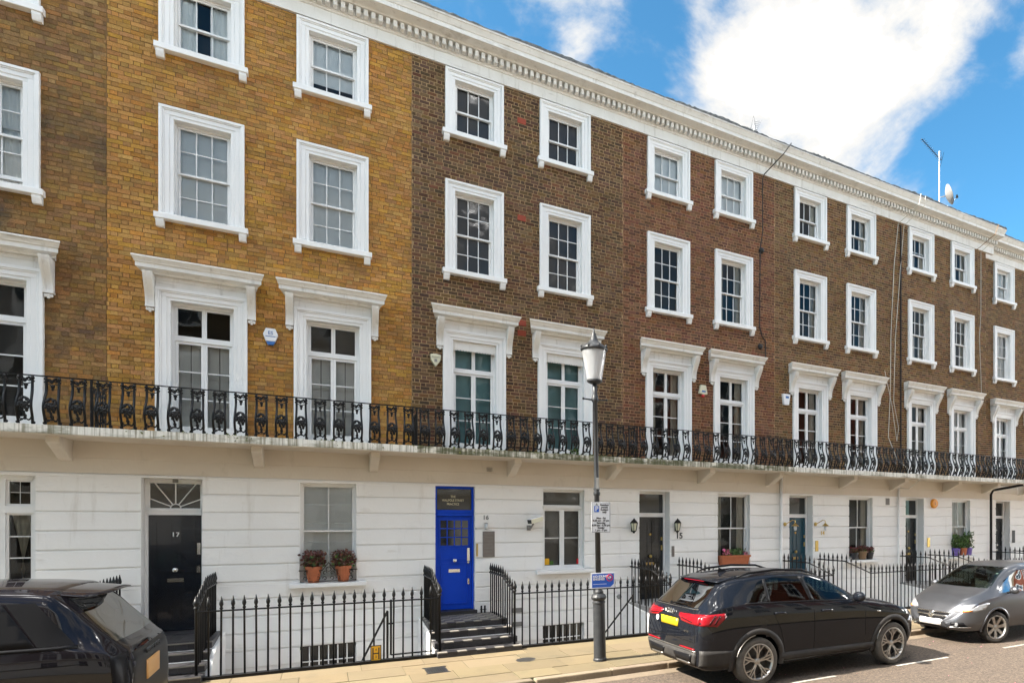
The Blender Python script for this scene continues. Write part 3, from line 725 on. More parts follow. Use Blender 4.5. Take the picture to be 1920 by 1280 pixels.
def door(root, x0, x1, zbot, ztop, zhead, y, mat, style):
    """door leaf + timber frame + fanlight"""
    g = G(); fw = .045
    fmat = 'white' if style != '16' else 'door16'
    g.box(x0, x0+fw, y-.03, y+.06, zbot, zhead); g.box(x1-fw, x1, y-.03, y+.06, zbot, zhead); g.box(x0+fw, x1-fw, y-.03, y+.06, zhead-.055, zhead); g.box(x0+fw, x1-fw, y-.05, y+.06, ztop+.006, ztop+.105); g.box(x0+fw, x1-fw, y-.065, y-.05, ztop+.07, ztop+.105)
    dr = g.o('door', fmat, root); bevel(dr, .004, 1)
    a, b = x0+fw+.003, x1-fw-.003
    g = G(); g.box(a, b, y, y+.045, zbot+.01, ztop); xm = (a+b)/2
    H = ztop-zbot
    if style == '16':
        for c in range(4):
            for r_ in range(3): pass
        panel(g, a+.07, b-.07, zbot+.12, zbot+.62*H-.22, y); panel(g, a+.07, b-.07, zbot+.62*H-.16, zbot+.66*H, y)
        gx0, gx1, gz0, gz1 = a+.055, b-.055, zbot+.685*H, ztop-.07
        G().box(gx0, gx1, y-.004, y-.001, gz0, gz1).o('door_glass', M['doorglass'], dr)
        cw, rh = (gx1-gx0)/4, (gz1-gz0)/3
        for c in range(5): g.box(gx0+c*cw-.009, gx0+c*cw+.009, y-.016, y, gz0-.01, gz1+.01)
        for r_ in range(4): g.box(gx0-.009, gx1+.009, y-.014, y, gz0+r_*rh-.009, gz0+r_*rh+.009)
    else:
        panel(g, a+.08, xm-.05, zbot+.50*H, ztop-.09, y); panel(g, xm+.05, b-.08, zbot+.50*H, ztop-.09, y); panel(g, a+.08, xm-.05, zbot+.10, zbot+.38*H, y); panel(g, xm+.05, b-.08, zbot+.10, zbot+.38*H, y)
    leaf = g.o('door_leaf', mat, dr)
    met = 'brass' if style in ('15', '14', '13') else 'chrome'
    fixn(G().lathe([(.018, 0), (.018, -.025), (.038, -.035), (.045, -.055), (.03, -.075), (.004, -.08)], 14, (xm, y, zbot+.53*H), 'y').o('door_knob', met, dr, smooth=True))
    lz = zbot+.44*H if style != '16' else zbot+.42*H
    gl = G().box(xm-.11, xm+.11, y-.012, y, lz-.032, lz+.032); gl.box(xm-.085, xm+.085, y-.017, y-.012, lz-.014, lz+.014); gl.o('letter_plate', met, dr)
    if style == '16':
        G().box(b-.085, b-.035, y-.03, y, zbot+.52*H, zbot+.66*H).o('pull_plate', 'chrome', dr); G().box(b-.075, b-.04, y-.02, y, zbot+.27*H, zbot+.33*H).o('lock', 'chrome', dr); fixn(G().lathe([(.004, 0), (.022, -.01), (.02, -.03), (.004, -.032)], 10, (b-.06, y, zbot+.505*H), 'y').o('lock', 'chrome', dr))
    elif style == '17':
        G().box(b-.055, b-.01, y-.035, y, zbot+.66*H, zbot+.76*H).o('lock', 'chrome', dr); G().box(b-.06, b-.015, y-.03, y, zbot+.50*H, zbot+.56*H).o('lock', 'chrome', dr)
        text('door_number', '17', .10, 'alarm_white', dr, (xm, y-.003, ztop-.33), bold=.003, spacing=1.2)
    else:
        fixn(G().lathe([(.004, 0), (.03, -.01), (.03, -.03), (.004, -.035)], 10, (xm, y, ztop-.42), 'y').o('knocker', met, dr)); G().box(b-.06, b-.02, y-.02, y, zbot+.60*H, zbot+.66*H).o('lock', met, dr); G().box(b-.06, b-.02, y-.02, y, zbot+.72*H, zbot+.76*H).o('lock', met, dr)
    # fanlight
    f0, f1, fz0, fz1 = x0+fw, x1-fw, ztop+.105, zhead-.055
    fl = G().box(f0, f1, y+.02, y+.028, fz0, fz1).o('fanlight', M['doorglass'], dr)
    if style == '17':
        g = G(); cx, cz = xm, fz0+.02
        for a_ in (25, 57, 90, 123, 155):
            c, s_ = math.cos(R(a_)), math.sin(R(a_)); L_ = min((f1-f0)/2/max(abs(c), .01), (fz1-fz0-.02)/max(s_, .01)); g.tube([(cx+.06*c, y+.01, cz+.06*s_), (cx+L_*c, y+.01, cz+L_*s_)], .010, 5)
        g.tube([(cx+.07*math.cos(t), y+.01, cz+.07*math.sin(t)) for t in [k*math.pi/10 for k in range(11)]], .010, 5)
        g.box(f0, f1, y+.0, y+.02, fz0, fz0+.02); g.box(f0, f0+.02, y, y+.02, fz0+.02, fz1); g.box(f1-.02, f1, y, y+.02, fz0+.02, fz1); g.box(f0+.02, f1-.02, y, y+.02, fz1-.02, fz1)
        g.o('fan_bars', 'white', dr)
        G().box(xm-.03, xm+.04, y-.07, y-.03, zhead-.06, zhead-.0).o('light_fitting', 'grey_print', dr)
    elif style == '16':
        G().box(f0, f1, y+.0, y+.02, fz0, fz0+.03).o('bead', 'door16', dr)
        text('fanlight_lettering', 'THE\nWALPOLE STREET\nPRACTICE', .066, 'gold_print', dr, (xm-.02, y+.016, (fz0+fz1)/2-.005), line=1.15, depth=.001, sx=.80, bold=.001)
    return dr
M['doorglass'] = pmat('dark_door_glass', (.02, .021, .022), .06, spec=.9)
def gf_window(root, x0, x1, z0, z1, yo, style, cov, seed):
    """ground floor window with its sill; returns the window part"""
    g = G(); yy = yo+.12; fw = .035
    g.box(x0, x0+fw, yy-.02, yy+.1, z0, z1); g.box(x1-fw, x1, yy-.02, yy+.1, z0, z1); g.box(x0+fw, x1-fw, yy-.02, yy+.1, z1-fw, z1); g.box(x0+fw, x1-fw, yy-.03, yy+.1, z0, z0+fw)
    win = g.o('window', 'white', root)
    g = G(); zm = (z0+z1)/2+.03
    if style == 'sash':
        glazing(g, win, x0+fw, x1-fw, zm-.018, z1-fw, yy, 2, 1, .03, .016, .034); glazing(g, win, x0+fw, x1-fw, z0+fw, zm+.018, yy+.038, 2, 1, .03, .016, .034, bottom=.05)
    else:
        zt = z1-.42
        glazing(g, win, x0+fw, x1-fw, zt+.06, z1-fw, yy, 1, 1, .02, .016, .04); g.box(x0+fw, x1-fw, yy-.05, yy+.06, zt, zt+.058)
        for k in range(24): g.box(x0+fw+.01+k*(x1-x0-2*fw-.02)/24, x0+fw+.01+(k+.6)*(x1-x0-2*fw-.02)/24, yy-.055, yy-.05, zt+.015, zt+.045)
        xm = (x0+x1)/2
        glazing(g, win, x0+fw, xm-.001, z0+fw, zt-.002, yy, 1, 2, .05, .018, .045); glazing(g, win, xm+.001, x1-fw, z0+fw, zt-.002, yy, 1, 2, .05, .018, .045)
    g.o('sash', 'white', win)
    if cov: covering(win, cov, x0+fw, x1-fw, z0+fw, z1-fw, yo+.225, seed)
    sill_part(win, x0-.16, x1+.16, z0, .085, .17, yo, False)
    return win
def basement_window(root, x0, x1, z1, yo):
    g = G(); z0 = z1-.95; yy = yo+.1
    n = 10; xm, hw = (x0+x1)/2, (x1-x0)/2
    g.box(x0, x0+.04, yy, yy+.06, z0, z1-.09); g.box(x1-.04, x1, yy, yy+.06, z0, z1-.09)
    win = g.o('basement_window', 'white', root)
    G().box(x0+.01, x1-.01, yy+.04, yy+.045, z0, z1).o('pane', M['doorglass'], win)
    g = G()
    for k in range(1, 6): g.box(x0+k*(x1-x0)/6-.010, x0+k*(x1-x0)/6+.010, yy-.06, yy-.04, z0, z1-.02)
    for k in range(1, 4): g.box(x0+.02, x1-.02, yy-.04, yy-.025, z1-.3*k-.01, z1-.3*k+.01)
    g.o('security_bars', 'white', win)
    return win
# coverings for every window: (3F a, b), (2F a, b), (1F a, b), ground
COV = {'18': (['net', 'net'], ['net', 'net'], [None, None], None), '17': (['netpair', 'halfwhite'], ['roman', 'roman'], ['shutters', 'shutters'], 'roman'),
       '16': (['dark', 'dark'], ['dark', 'dark'], ['teal', 'teal'], None), '15': (['white', 'white'], [None, 'curtains'], ['curtains', 'curtains'], 'curtains'),
       '14': (['curtains', 'curtains'], ['curtains', 'curtains'], ['curtains', 'curtains'], 'curtains'), '13': (['curtains', 'curtains'], ['curtains', 'curtains'], ['curtains', 'net'], 'net'),
       '12': (['net', 'net'], ['net', 'net'], ['white', 'white'], None)}
DOOR = {'17': (-2.563, -1.765, .44), '16': (1.93, 2.69, .50), '15': (6.425, 7.24, .40), '14': (10.933, 11.768, .40), '13': (15.516, 16.346, .40), '12': (20.47, 21.3, .40)}
GFW = {'18': (-6.2, -3.80, .66), '17': (-.366, .538, 1.20), '16': (4.108, 5.06, 1.26), '15': (8.622, 9.616, 1.20), '14': (13.142, 14.091, 1.20), '13': (17.713, 18.641, 1.20), '12': (22.9, 23.8, 1.2)}
ROOTS = {}
for h in HOUSES:
    n = h['n']; yo = h['off']; L, R_ = h['L'], h['R']
    root = empty('terraced_house', (0, 0, 0)); tag(root, LAB[n], 'house', 'terraced houses along the street'); ROOTS[n] = root
    wins = h['wins']; c3, c2, c1, cg = COV[n]
    holes = []
    for xc in wins:
        for fl in '32':
            z0, z1 = ZL[fl]; holes.append((xc-WO/2+AW, xc+WO/2-AW, z0, z1))
        holes.append((xc-.4385, xc+.4385, ZB-.02, 6.05))
    x0v = L
    wall_holes(G(), x0v, R_, 3.60, ZF+.02, holes, yo+.0, .2).o('brick_wall', h['mortar'], root)
    bh = []
    for xc in wins:
        for fl in '32':
            z0, z1 = ZL[fl]; bh.append((xc-WO/2+.04, xc+WO/2-.04, z0-.05, z1+AW-.04))
        bh.append((xc-.58, xc+.58, ZB-.1, 6.18)); bh.append((xc-.58, xc+.58, 6.18, 6.58))
    lay_bricks(root, h, bh, n in ('18', '17', '16', '15'))
    for i, xc in enumerate(wins):
        upper_window(root, xc, '3', c3[i], yo, i+int(n)*7, openlow=.10 if (n == '13' and i == 0) else 0); upper_window(root, xc, '2', c2[i], yo, i+int(n)*9, openlow=.14 if n == '18' else 0)
        french_window(root, xc, c1[i], yo, i+int(n)*5, 'glass_teal' if n == '16' else 'glass', n == '16')
    # room darkness put into the colour of sheets behind the windows; party walls, roof
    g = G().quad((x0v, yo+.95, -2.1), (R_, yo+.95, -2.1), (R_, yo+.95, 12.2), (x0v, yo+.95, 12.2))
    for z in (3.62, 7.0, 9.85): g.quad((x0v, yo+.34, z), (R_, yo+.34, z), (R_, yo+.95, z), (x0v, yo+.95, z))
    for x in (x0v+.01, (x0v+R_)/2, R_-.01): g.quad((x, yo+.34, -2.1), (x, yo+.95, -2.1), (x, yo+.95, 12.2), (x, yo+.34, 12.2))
    g.o('unlit_room_sheet', 'room', root)
    G().quad((x0v, yo+.25, 12.24), (R_, yo+.25, 12.24), (R_, 9, 13.0), (x0v, 9, 13.0)).o('roof', 'roofslate', root)
    G().box(R_-.2, R_+.19, 1.2, 9, 0, 12.9).o('party_wall', h['mortar'], root)
    # ground floor
    gh = []
    if n in DOOR: gh.append((DOOR[n][0], DOOR[n][1], .1, 3.045))
    gw = GFW[n]; gh.append((gw[0], gw[1], gw[2], 3.03))
    if n in ('17', '16', '15', '14', '13'): gh.append((gw[0], gw[1], -.95, .03))
    stucco_floor(root, h, gh)
    if n in DOOR:
        d0, d1, db = DOOR[n]; door(root, d0, d1, db, 2.425, 3.045, yo+.26 if n != '16' else yo+.12, {'17': 'door17', '16': 'door16', '15': 'door15', '14': 'door14'}.get(n, 'door15'), n)
    if n in ('17', '15', '14', '13'): gf_window(root, gw[0], gw[1], gw[2], 3.03, yo, 'sash', cg, int(n))
    elif n == '16': gf_window(root, gw[0], gw[1], gw[2], 3.03, yo, 'case', 'grey', 16)
    elif n == '18':
        g = G(); yy = yo+.12
        a, b = gw[0], gw[1]
        for xx in (a, b-.06, b-.42, b-.62, b-1.5, b-1.7): g.box(xx, xx+.06, yy-.03, yy+.08, gw[2], 3.03)
        g.box(a+.06, b-.06, yy-.035, yy+.08, 2.97, 3.03); g.box(a, b, yy-.04, yy+.085, 2.45, 2.56); g.box(a, b, yy-.04, yy+.085, gw[2], gw[2]+.07)
        win = g.o('window', 'white', root)
        g = G(); glazing(g, win, b-.36, b-.06, gw[2]+.07, 2.45, yy, 1, 5, .03, .016, .04); glazing(g, win, b-.36, b-.06, 2.56, 2.97, yy, 1, 1, .035, .016, .04)
        glazing(g, win, b-1.44, b-.62, gw[2]+.07, 2.45, yy, 2, 5, .03, .016, .04); glazing(g, win, b-1.44, b-.62, 2.56, 2.97, yy, 2, 1, .06, .016, .04)
        g.tube([(b-.21, yy+.01, 2.58), (b-.21, yy+.01, 2.95)], .004, 4).tube([(b-.34, yy+.01, 2.77), (b-.08, yy+.01, 2.77)], .004, 4); g.o('sash', 'white', win)
        drape(b-.34, b-.08, gw[2]+.05, 2.45, yy+.12, .02, 2, 3, 1.5).o('curtain', 'curtain_beige', win, smooth=True); drape(b-1.4, b-.62, gw[2]+.05, 2.95, yy+.14, .02, 5, 4).o('curtain', 'curtain_red', win, smooth=True)
        sill_part(win, a-.1, b+.1, gw[2], .09, .14, yo, False)
    if n in ('17', '16', '15', '14', '13'): basement_window(root, gw[0], gw[1], .03, yo)
    # balcony, corbels, cornice
    b = balcony(root, x0v if n != '12' else L, R_, yo if n != '12' else 0, n in ('16', '15'), int(round((R_-x0v)/.2725)))
    divider(b, L+.0 if n != '18' else x0v, yo)
    cornice(root, x0v, R_ + (.36 if n == '13' else 0), yo)
for n, xs in (('18', (-3.45,)), ('17', (-.967, .823)), ('16', (3.415, 5.656)), ('15', (8.083, 10.2)), ('14', (12.814, 14.86)), ('13', (17.3, 19.3)), ('12', (21.8,))):
    for x in xs: corbel(ROOTS[n], x, 0 if n != '12' else .31)
# ------------------------------------------------------------------ small fittings that belong to the houses
def airbrick(n, x, z, mat='airbrick', w_=.18, h_=.12):
    yo = -.012; g = G().box(x-w_/2, x+w_/2, yo, .01, z-h_/2, z+h_/2)
    if mat != 'airbrick':
        g = G().box(x-w_/2, x+w_/2, -.030, .01, z-h_/2, z+h_/2)
        for k in range(4): g.box(x-w_/2, x+w_/2, -.036, -.030, z-h_/2+k*h_/4, z-h_/2+(k+.55)*h_/4)
    g.o('air_vent', mat, ROOTS[n])
for x, z in ((3.655, 10.95), (3.655, 8.86), (3.66, 6.60), (3.66, 6.38)): airbrick('16', x, z)
airbrick('16', 2.98, 3.42, 'vent', .12, .09); airbrick('16', 3.55, .42, 'vent', .22, .1); airbrick('16', 3.55, .12, 'vent', .22, .1); airbrick('14', 14.72, 2.93, 'vent', .16, .2)
def pipe(n, pts, r, mat='stucco'): G().tube(pts, r, 8).o('downpipe', mat, ROOTS[n], smooth=True)
pipe('14', [(10.62, -.07, 3.55), (10.62, -.07, -1.9)], .038); pipe('14', [(15.16, -.07, 3.55), (15.16, -.07, -1.9)], .03)
pipe('13', [(20.45, -.78, 3.58), (20.2, -.45, 3.50), (19.75, -.12, 3.40), (19.68, -.08, 3.25), (19.68, -.08, -1.9)], .045, 'iron')
pipe('17', [(-2.70, .95, 12.2), (-2.70, .95, 12.25)], .03)
# house numbers, plaques and bells
def plaque(n, x0, x1, z0, z1, mat, lines=0, y=-.024):
    o = G().box(x0, x1, y-.018, y+.004, z0, z1).o('name_plate', mat, ROOTS[n]); bevel(o, .004, 1)
    for k in range(lines):
        zz = z1-.05-(z1-z0-.09)*k/max(1, lines-1); wd = (x1-x0)*(.75 if k % 2 == 0 else .55)
        G().box((x0+x1)/2-wd/2, (x0+x1)/2+wd/2, y-.0195, y-.018, zz-.004, zz+.004).o('engraved_line', 'grey_print', o)
    return o
text('house_number', '16', .125, 'grey_print', ROOTS['16'], (2.905, -.027, 2.40), depth=.004, bold=.003)
plaque('16', 2.845, 3.085, 1.575, 2.115, 'plaque', 7)
G().lathe([(.004, -.02), (.03, -.02), (.034, .02), (.034, .13), (.004, .13)], 12, (2.905, -.07, 2.17)).o('wall_light', 'galv', ROOTS['16'], smooth=True)
G().box(2.715, 2.745, -.05, -.02, 1.60, 1.86).o('door_entry_panel', 'brass', ROOTS['16']); G().box(2.702, 2.73, .0, .004, 1.95, 2.28).o('sticker', 'sign_blue', ROOTS['16'])
text('house_number', '15', .20, 'sign_black', ROOTS['15'], (7.50, -.027, 1.965), depth=.006, bold=.004)
plaque('15', 7.29, 7.36, 1.46, 1.72, 'plaque', 3, -.024)
text('house_number', '14', .15, 'brass', ROOTS['14'], (12.12, -.027, 1.99), depth=.006, bold=.004)
plaque('14', 11.85, 11.96, 1.48, 1.78, 'brass', 0); plaque('13', 16.5, 16.62, 1.5, 1.8, 'brass', 0)
plaque('12', 21.42, 21.58, 1.55, 2.0, 'pot_black', 0, .286)
# stickers in the window of number 16
for (x0, x1, z0, z1, mm) in ((4.18, 4.30, 1.36, 1.50, 'sign_yellow'), (4.31, 4.39, 1.36, 1.44, 'leaf_green'), (4.93, 5.0, 1.36, 1.48, 'sign_red')):
    G().box(x0, x1, .136, .139, z0, z1).o('window_sticker', mm, ROOTS['16'])
# ================================================================== STEPS
STEPX = {'17': (-2.88, -1.50), '16': (1.66, 3.08), '15': (6.12, 7.54), '14': (10.63, 12.05), '13': (15.22, 16.64), '12': (20.15, 21.6)}
RISE = [(2.25, .09), (1.90, .20), (1.50, .32), (1.15, .43)]
SLAB = {'17': 'dark tiled steps with pale nosings up to the dark door numbered 17', '16': 'black and white checkered tile steps up to the royal blue door',
        '15': 'stone steps up to the black door numbered 15', '14': 'stone steps up to the teal door numbered 14', '13': 'stone steps up to the door beside the round orange alarm', '12': 'stone steps beside the black downpipe elbow'}
for n, (a, b) in STEPX.items():
    root = empty('entrance_steps', ((a+b)/2, -1.2, 0)); tag(root, SLAB[n], 'steps', 'front steps along the terrace')
    ox, oy = -(a+b)/2, 1.2
    yo = .31 if n == '12' else 0
    tiled = n in ('17', '16')
    for k, (d, z) in enumerate(RISE):
        dn = RISE[k+1][0] if k < 3 else -.0
        zb = -.05 if k == 0 else RISE[k-1][1]
        back = -(dn-.02) if k < 3 else .30+yo
        if k < 3: back = -(dn-.02)
        st = G().box(a, b, -d, back, zb if k else -.25, z-.012).o('step', 'tile_black' if tiled else 'stone_grey', root, (ox, oy, 0)); bevel(st, .006, 1)
        # tread tiles: a row of alternating pieces along the nosing
        nt_ = 9; w_ = (b-a)/nt_
        if tiled:
            for i in range(nt_):
                mt = ('tile_white' if (i+k) % 2 == 0 else 'tile_black') if n == '16' else 'tile_black'
                G().box(a+i*w_+.003, a+(i+1)*w_-.003, -d-.012, -d+.10, z-.018, z).o('tread_tile', mt, st)
                G().box(a+i*w_+.003, a+(i+1)*w_-.003, -d-.008, -d-.0, (zb if k else -.01)+.003, z-.021).o('riser_tile', 'tile_black', st)
            if n == '17': G().box(a, b, -d-.016, -d-.0125, z-.016, z+.003).o('nosing', 'tile_white', st)
        else: G().box(a, b, -d-.012, back, z-.0118, z).o('tread', 'stone_grey', st)
    zt = RISE[3][1]
    if tiled:
        rowsn = 7
        for r_ in range(rowsn):
            for i in range(9):
                y0 = -1.005+r_*.144
                G().box(a+i*w_+.003, a+(i+1)*w_-.003, y0+.003, y0+.141, zt-.014, zt).o('landing_tile', 'tile_white' if (i+r_) % 2 == 0 and n == '16' else 'tile_black', root, (ox, oy, 0))
    d0, d1, db = DOOR[n]
    G().box(d0-.03, d1+.03, -.12, .30+yo, zt-.01, db).o('threshold', 'tile_black' if tiled else 'stone_grey', root, (ox, oy, 0))
    G().prism([(-1.98, -.25), (-1.50, .20), (-1.16, .31), (-.02+yo, .41), (-.02+yo, -2.05), (-1.98, -2.05)], a-.05, b+.05).o('step_flank', 'stucco', root, (ox, oy, 0))
fixn(G().tube([(2.80, -.12, .43), (2.80, -.12, .58)], .018, 6).tube([(2.87, -.12, .43), (2.87, -.12, .58)], .018, 6).tube([(2.77, -.12, .50), (2.90, -.12, .50)], .008, 5).o('boot_scraper', 'iron', ROOTS['16']))
# ================================================================== RAILINGS
bar_cache = {}
def bar_mesh(hgt):
    """round bar with a spear finial; hgt = total height"""
    key = round(hgt, 2)
    if key not in bar_cache:
        zr = key-.205
        g = G().lathe([(.0135, 0), (.0135, zr), (.022, zr+.015), (.022, zr+.03), (.014, zr+.04), (.020, zr+.06), (.027, zr+.085), (.024, zr+.11), (.004, key)], 8)
        bar_cache[key] = g.m('bar', True); bar_cache[key].materials.append(M['iron'])
    return bar_cache[key]
RAILX = {'17': (-2.81, -1.58), '16': (1.72, 2.99), '15': (6.20, 7.46), '14': (10.70, 11.97), '13': (15.29, 16.56), '12': (20.2, 21.5)}
def step_z(d):
    z = 0
    for dd, zz in RISE:
        if d <= dd-.02: z = zz
    return z
def rail_return(root, x, off):
    pts = [(x, .02+off, 1.255), (x, -1.12, 1.255), (x, -2.06, 1.0)]
    g = G().tube(pts, .017, 6); g.o('return_rail', 'iron', root)
    d = .10
    while d < 2.0:
        zr = 1.255 if d < 1.12 else 1.255-(d-1.12)/.94*.255
        zb = step_z(d); o = obj('bar', bar_mesh(zr+.21-zb), None, root, (x, -d, zb)); d += .178
def front_run(root, a, b, gate=None):
    G().box(a-.05, b+.05, -PD-.03, -PD+.10, -.05, .045).o('plinth', 'iron' if True else 'stone_grey', root)
    G().tube([(a, -2.06, 1.0), (b, -2.06, 1.0)], .014, 6).o('top_rail', 'iron', root)
    n_ = int(round((b-a)/.1405)); p = (b-a)/n_
    for k in range(n_+1):
        x = a+k*p
        m_ = bar_mesh(1.175 if k not in (0, n_) else 1.20)
        o = obj('bar', m_, None, root, (x, -2.06, .04), (rnd.uniform(-.008, .008), rnd.uniform(-.008, .008), 0))
        if k in (0, n_): o.scale = (1.5, 1.5, 1)
names = ['18', '17', '16', '15', '14', '13', '12']
RL = {'18': 'black spear-topped railing ending at the left side of the steps to door 17', '17': 'black spear-topped railing in front of the window with two terracotta pots', '16': 'black spear-topped railing behind the street lamp',
      '15': 'black spear-topped railing below the long terracotta planter', '14': 'black spear-topped railing below the three dark-flowered pots', '13': 'black spear-topped railing below the purple pots', '12': 'black spear-topped railing past the black downpipe'}
for i, n in enumerate(names):
    a = RAILX[n][1] if n != '18' else -7.2; b = RAILX[names[i+1]][0] if i+1 < len(names) else 24.0
    root = empty('iron_railing', ((a+b)/2, -2.06, 0)); inv_ = (-(a+b)/2, 2.06, 0)
    tag(root, RL[n], 'railing', 'iron railings along the pavement')
    sub = empty('tmp')
    before = set(bpy.data.objects)
    front_run(root, a, b)
    if n != '18': rail_return(root, a, .31 if n == '12' else 0)
    if i+1 < len(names): rail_return(root, b, .31 if names[i+1] == '12' else 0)
    if n == '17':
        # gate frame and the stair rail behind it
        G().tube([(.966, -2.03, .10), (1.60, -2.03, .10)], .013, 6).tube([(.966, -2.03, .10), (.966, -2.03, 1.02)], .017, 6).tube([(.93, -2.02, .62), (1.0, -2.02, .62)], .016, 6).o('gate_frame', 'iron', root)
    if n in ('17', '15', '16'):
        xx = {'17': .92, '15': 10.1, '16': 5.4}[n]
        G().tube([(xx, -1.95, .82), (xx-.35, -1.0, -.2)], .018, 6).tube([(xx, -1.95, .82), (xx, -1.95, -.2)], .018, 6).o('stair_handrail', 'iron', root)
    for o in set(bpy.data.objects)-before: o.location = o.location+Vector(inv_)
    bpy.data.objects.remove(sub)
# ================================================================== STREET LAMP AND SIGNS
LX, LY = 3.955, -3.82
lamp = empty('street_lamp', (LX, LY, 0), (0, R(-1.15), 0)); tag(lamp, 'black street lamp with clear tapered lantern standing on the pavement', 'street lamp')
G().lathe([(.004, -.02), (.112, -.02), (.112, .03), (.102, .05), (.100, .40), (.097, .95), (.105, .96), (.105, .985), (.092, 1.0), (.122, 1.04), (.126, 1.065), (.108, 1.10), (.075, 1.125), (.08, 1.15), (.065, 1.17), (.048, 1.19), (.046, 1.40), (.004, 1.40)], 20).o('lamp_base', 'lamp_iron', lamp, smooth=False)
g = G()
for k in range(14):
    a = k*6.283/14; g.ball((.108*math.cos(a), .108*math.sin(a), 1.055), .022, 6, 5, (1, 1, 1.3))
g.o('collar_beads', 'lamp_iron', lamp, smooth=True)
G().lathe([(.004, 1.3), (.046, 1.3), (.042, 2.75), (.053, 2.76), (.057, 2.80), (.046, 2.83), (.053, 2.86), (.044, 2.90), (.039, 2.94), (.037, 4.3), (.055, 4.32), (.06, 4.36), (.045, 4.40), (.036, 4.45), (.038, 4.63), (.004, 4.64)], 16).o('column', 'lamp_iron', lamp, smooth=True)
G().box(-.02, .02, -.062, -.045, 2.86, 3.05).o('cable_door', 'galv', lamp)
G().tube([(-.20, 0, 4.355), (-.19, 0, 4.352), (0, 0, 4.34), (.19, 0, 4.352), (.20, 0, 4.355)], [.018, .012, .016, .012, .018], 7).ball((-.2, 0, 4.355), .022).ball((.2, 0, 4.355), .022).ball((0, 0, 4.35), .06, 10, 6).o('ladder_bar', 'lamp_iron', lamp, smooth=True)
G().lathe([(.004, 4.60), (.06, 4.61), (.115, 4.635), (.127, 4.65), (.127, 4.675), (.11, 4.68), (.004, 4.68)], 18).o('lantern_gallery', 'lamp_iron', lamp, smooth=False)
vs = G(); pr = [(.118, 4.675), (.14, 4.80), (.17, 4.98), (.20, 5.16)]
nn = 20; vv = []; ff = []
for r_, z in pr:
    for k in range(nn): vv.append((r_*math.cos(k*6.2832/nn), r_*math.sin(k*6.2832/nn), z))
for j in range(len(pr)-1):
    for k in range(nn): ff.append((j*nn+k, j*nn+(k+1) % nn, (j+1)*nn+(k+1) % nn, (j+1)*nn+k))
vs.add(vv, ff).o('lantern_glass', 'lampglass', lamp, smooth=True)
G().lathe([(.004, 5.10), (.10, 5.11), (.16, 5.145), (.17, 5.155), (.004, 5.16)], 18).o('reflector', 'frost', lamp, smooth=True)
G().lathe([(.004, 4.68), (.05, 4.69), (.045, 4.80), (.035, 5.0), (.05, 5.09), (.004, 5.10)], 12).o('lamp_burner', 'frost', lamp, smooth=True)
g = G().lathe([(.004, 5.15), (.205, 5.155), (.222, 5.165), (.225, 5.195), (.20, 5.225), (.15, 5.26), (.09, 5.30), (.065, 5.34), (.05, 5.40), (.035, 5.42), (.04, 5.44), (.022, 5.46), (.014, 5.50), (.004, 5.545)], 20)
for k in range(8):
    a = k*6.283/8; g.ball((.215*math.cos(a), .215*math.sin(a), 5.215), .022, 6, 5, (1, 1, 1.4))
g.o('lantern_cap', 'lamp_iron', lamp, smooth=True)
def sign(name, x0, x1, z0, z1, y, mat, label):
    o = empty(name, ((x0+x1)/2, y, (z0+z1)/2)); tag(o, label, 'sign')
    w_, h_ = (x1-x0)/2, (z1-z0)/2
    bevel(G().box(-w_, w_, 0, .006, -h_, h_).o('plate', mat, o), .002, 1)
    return o, w_, h_
ys = LY-.075
s1, w_, h_ = sign('parking_sign', 3.78, 4.11, 2.14, 2.645, ys, 'sign_white', 'white residents parking sign fixed to the lamp column above the blue notice')
frame = G(); frame3(frame, -w_+.004, w_-.004, -h_+.004, h_-.004, .006, -.002, 0); frame.box(-w_+.004, w_-.004, -.002, 0, -h_+.004, -h_+.010); frame.o('border', 'sign_black', s1)
G().box(-w_*.72, -w_*.22, -.003, 0, .085, .185).o('parking_symbol', 'sign_blue', s1); text('symbol_letter', 'P', .11, 'sign_white', s1, (-w_*.47, -.0045, .135), bold=.003)
G().ball((-w_*.47, -.001, .222), .012, 8, 6, (1, .3, 1)).box(-w_*.47-.022, -w_*.47+.022, -.002, 0, .196, .210).o('crest', 'grey_print', s1)
text('sign_lettering', 'Resident\npermit\nholders\nonly', .043, 'sign_black', s1, (w_*.36, -.002, .145), line=.92, bold=.0012)
text('sign_lettering', 'Mon - Fri\n8.30 am - 10 pm\nSaturday\n8.30 am - 6.30 pm\nSunday\n1 pm - 5 pm', .043, 'sign_black', s1, (0, -.002, -.115), line=.92, bold=.0012)
G().box(-.07, .07, .006, .05, -.16, -.12).box(-.07, .07, .006, .05, .12, .16).o('clamp', 'galv', s1)
s2, w_, h_ = sign('no_idling_sign', 3.77, 4.19, 1.21, 1.47, ys, 'sign_white', 'blue no idling engines notice on the lamp column below the parking sign')
g = G().add([(-w_+.018, -.003, -h_+.018), (w_-.08, -.003, -h_+.018), (w_-.018, -.003, -h_+.07), (w_-.018, -.003, h_-.018), (-w_+.018, -.003, h_-.018)], [(0, 1, 2, 3, 4)]); g.o('blue_panel', 'sign_blue', s2)
text('sign_lettering', 'NO IDLING\nENGINES', .050, 'sign_white', s2, (-w_+.035, -.0045, .045), align='LEFT', line=.9, bold=.0025)
G().box(-w_+.035, .06, -.0045, -.003, -.062, -.055).o('small_print', 'sign_white', s2)
G().tube([(.115+.052*math.cos(k*.35), -.005, .040+.052*math.sin(k*.35)) for k in range(18)], .007, 5, True).tube([(.08, -.006, .075), (.15, -.006, .005)], .006, 5).o('prohibition_ring', 'sign_red', s2)
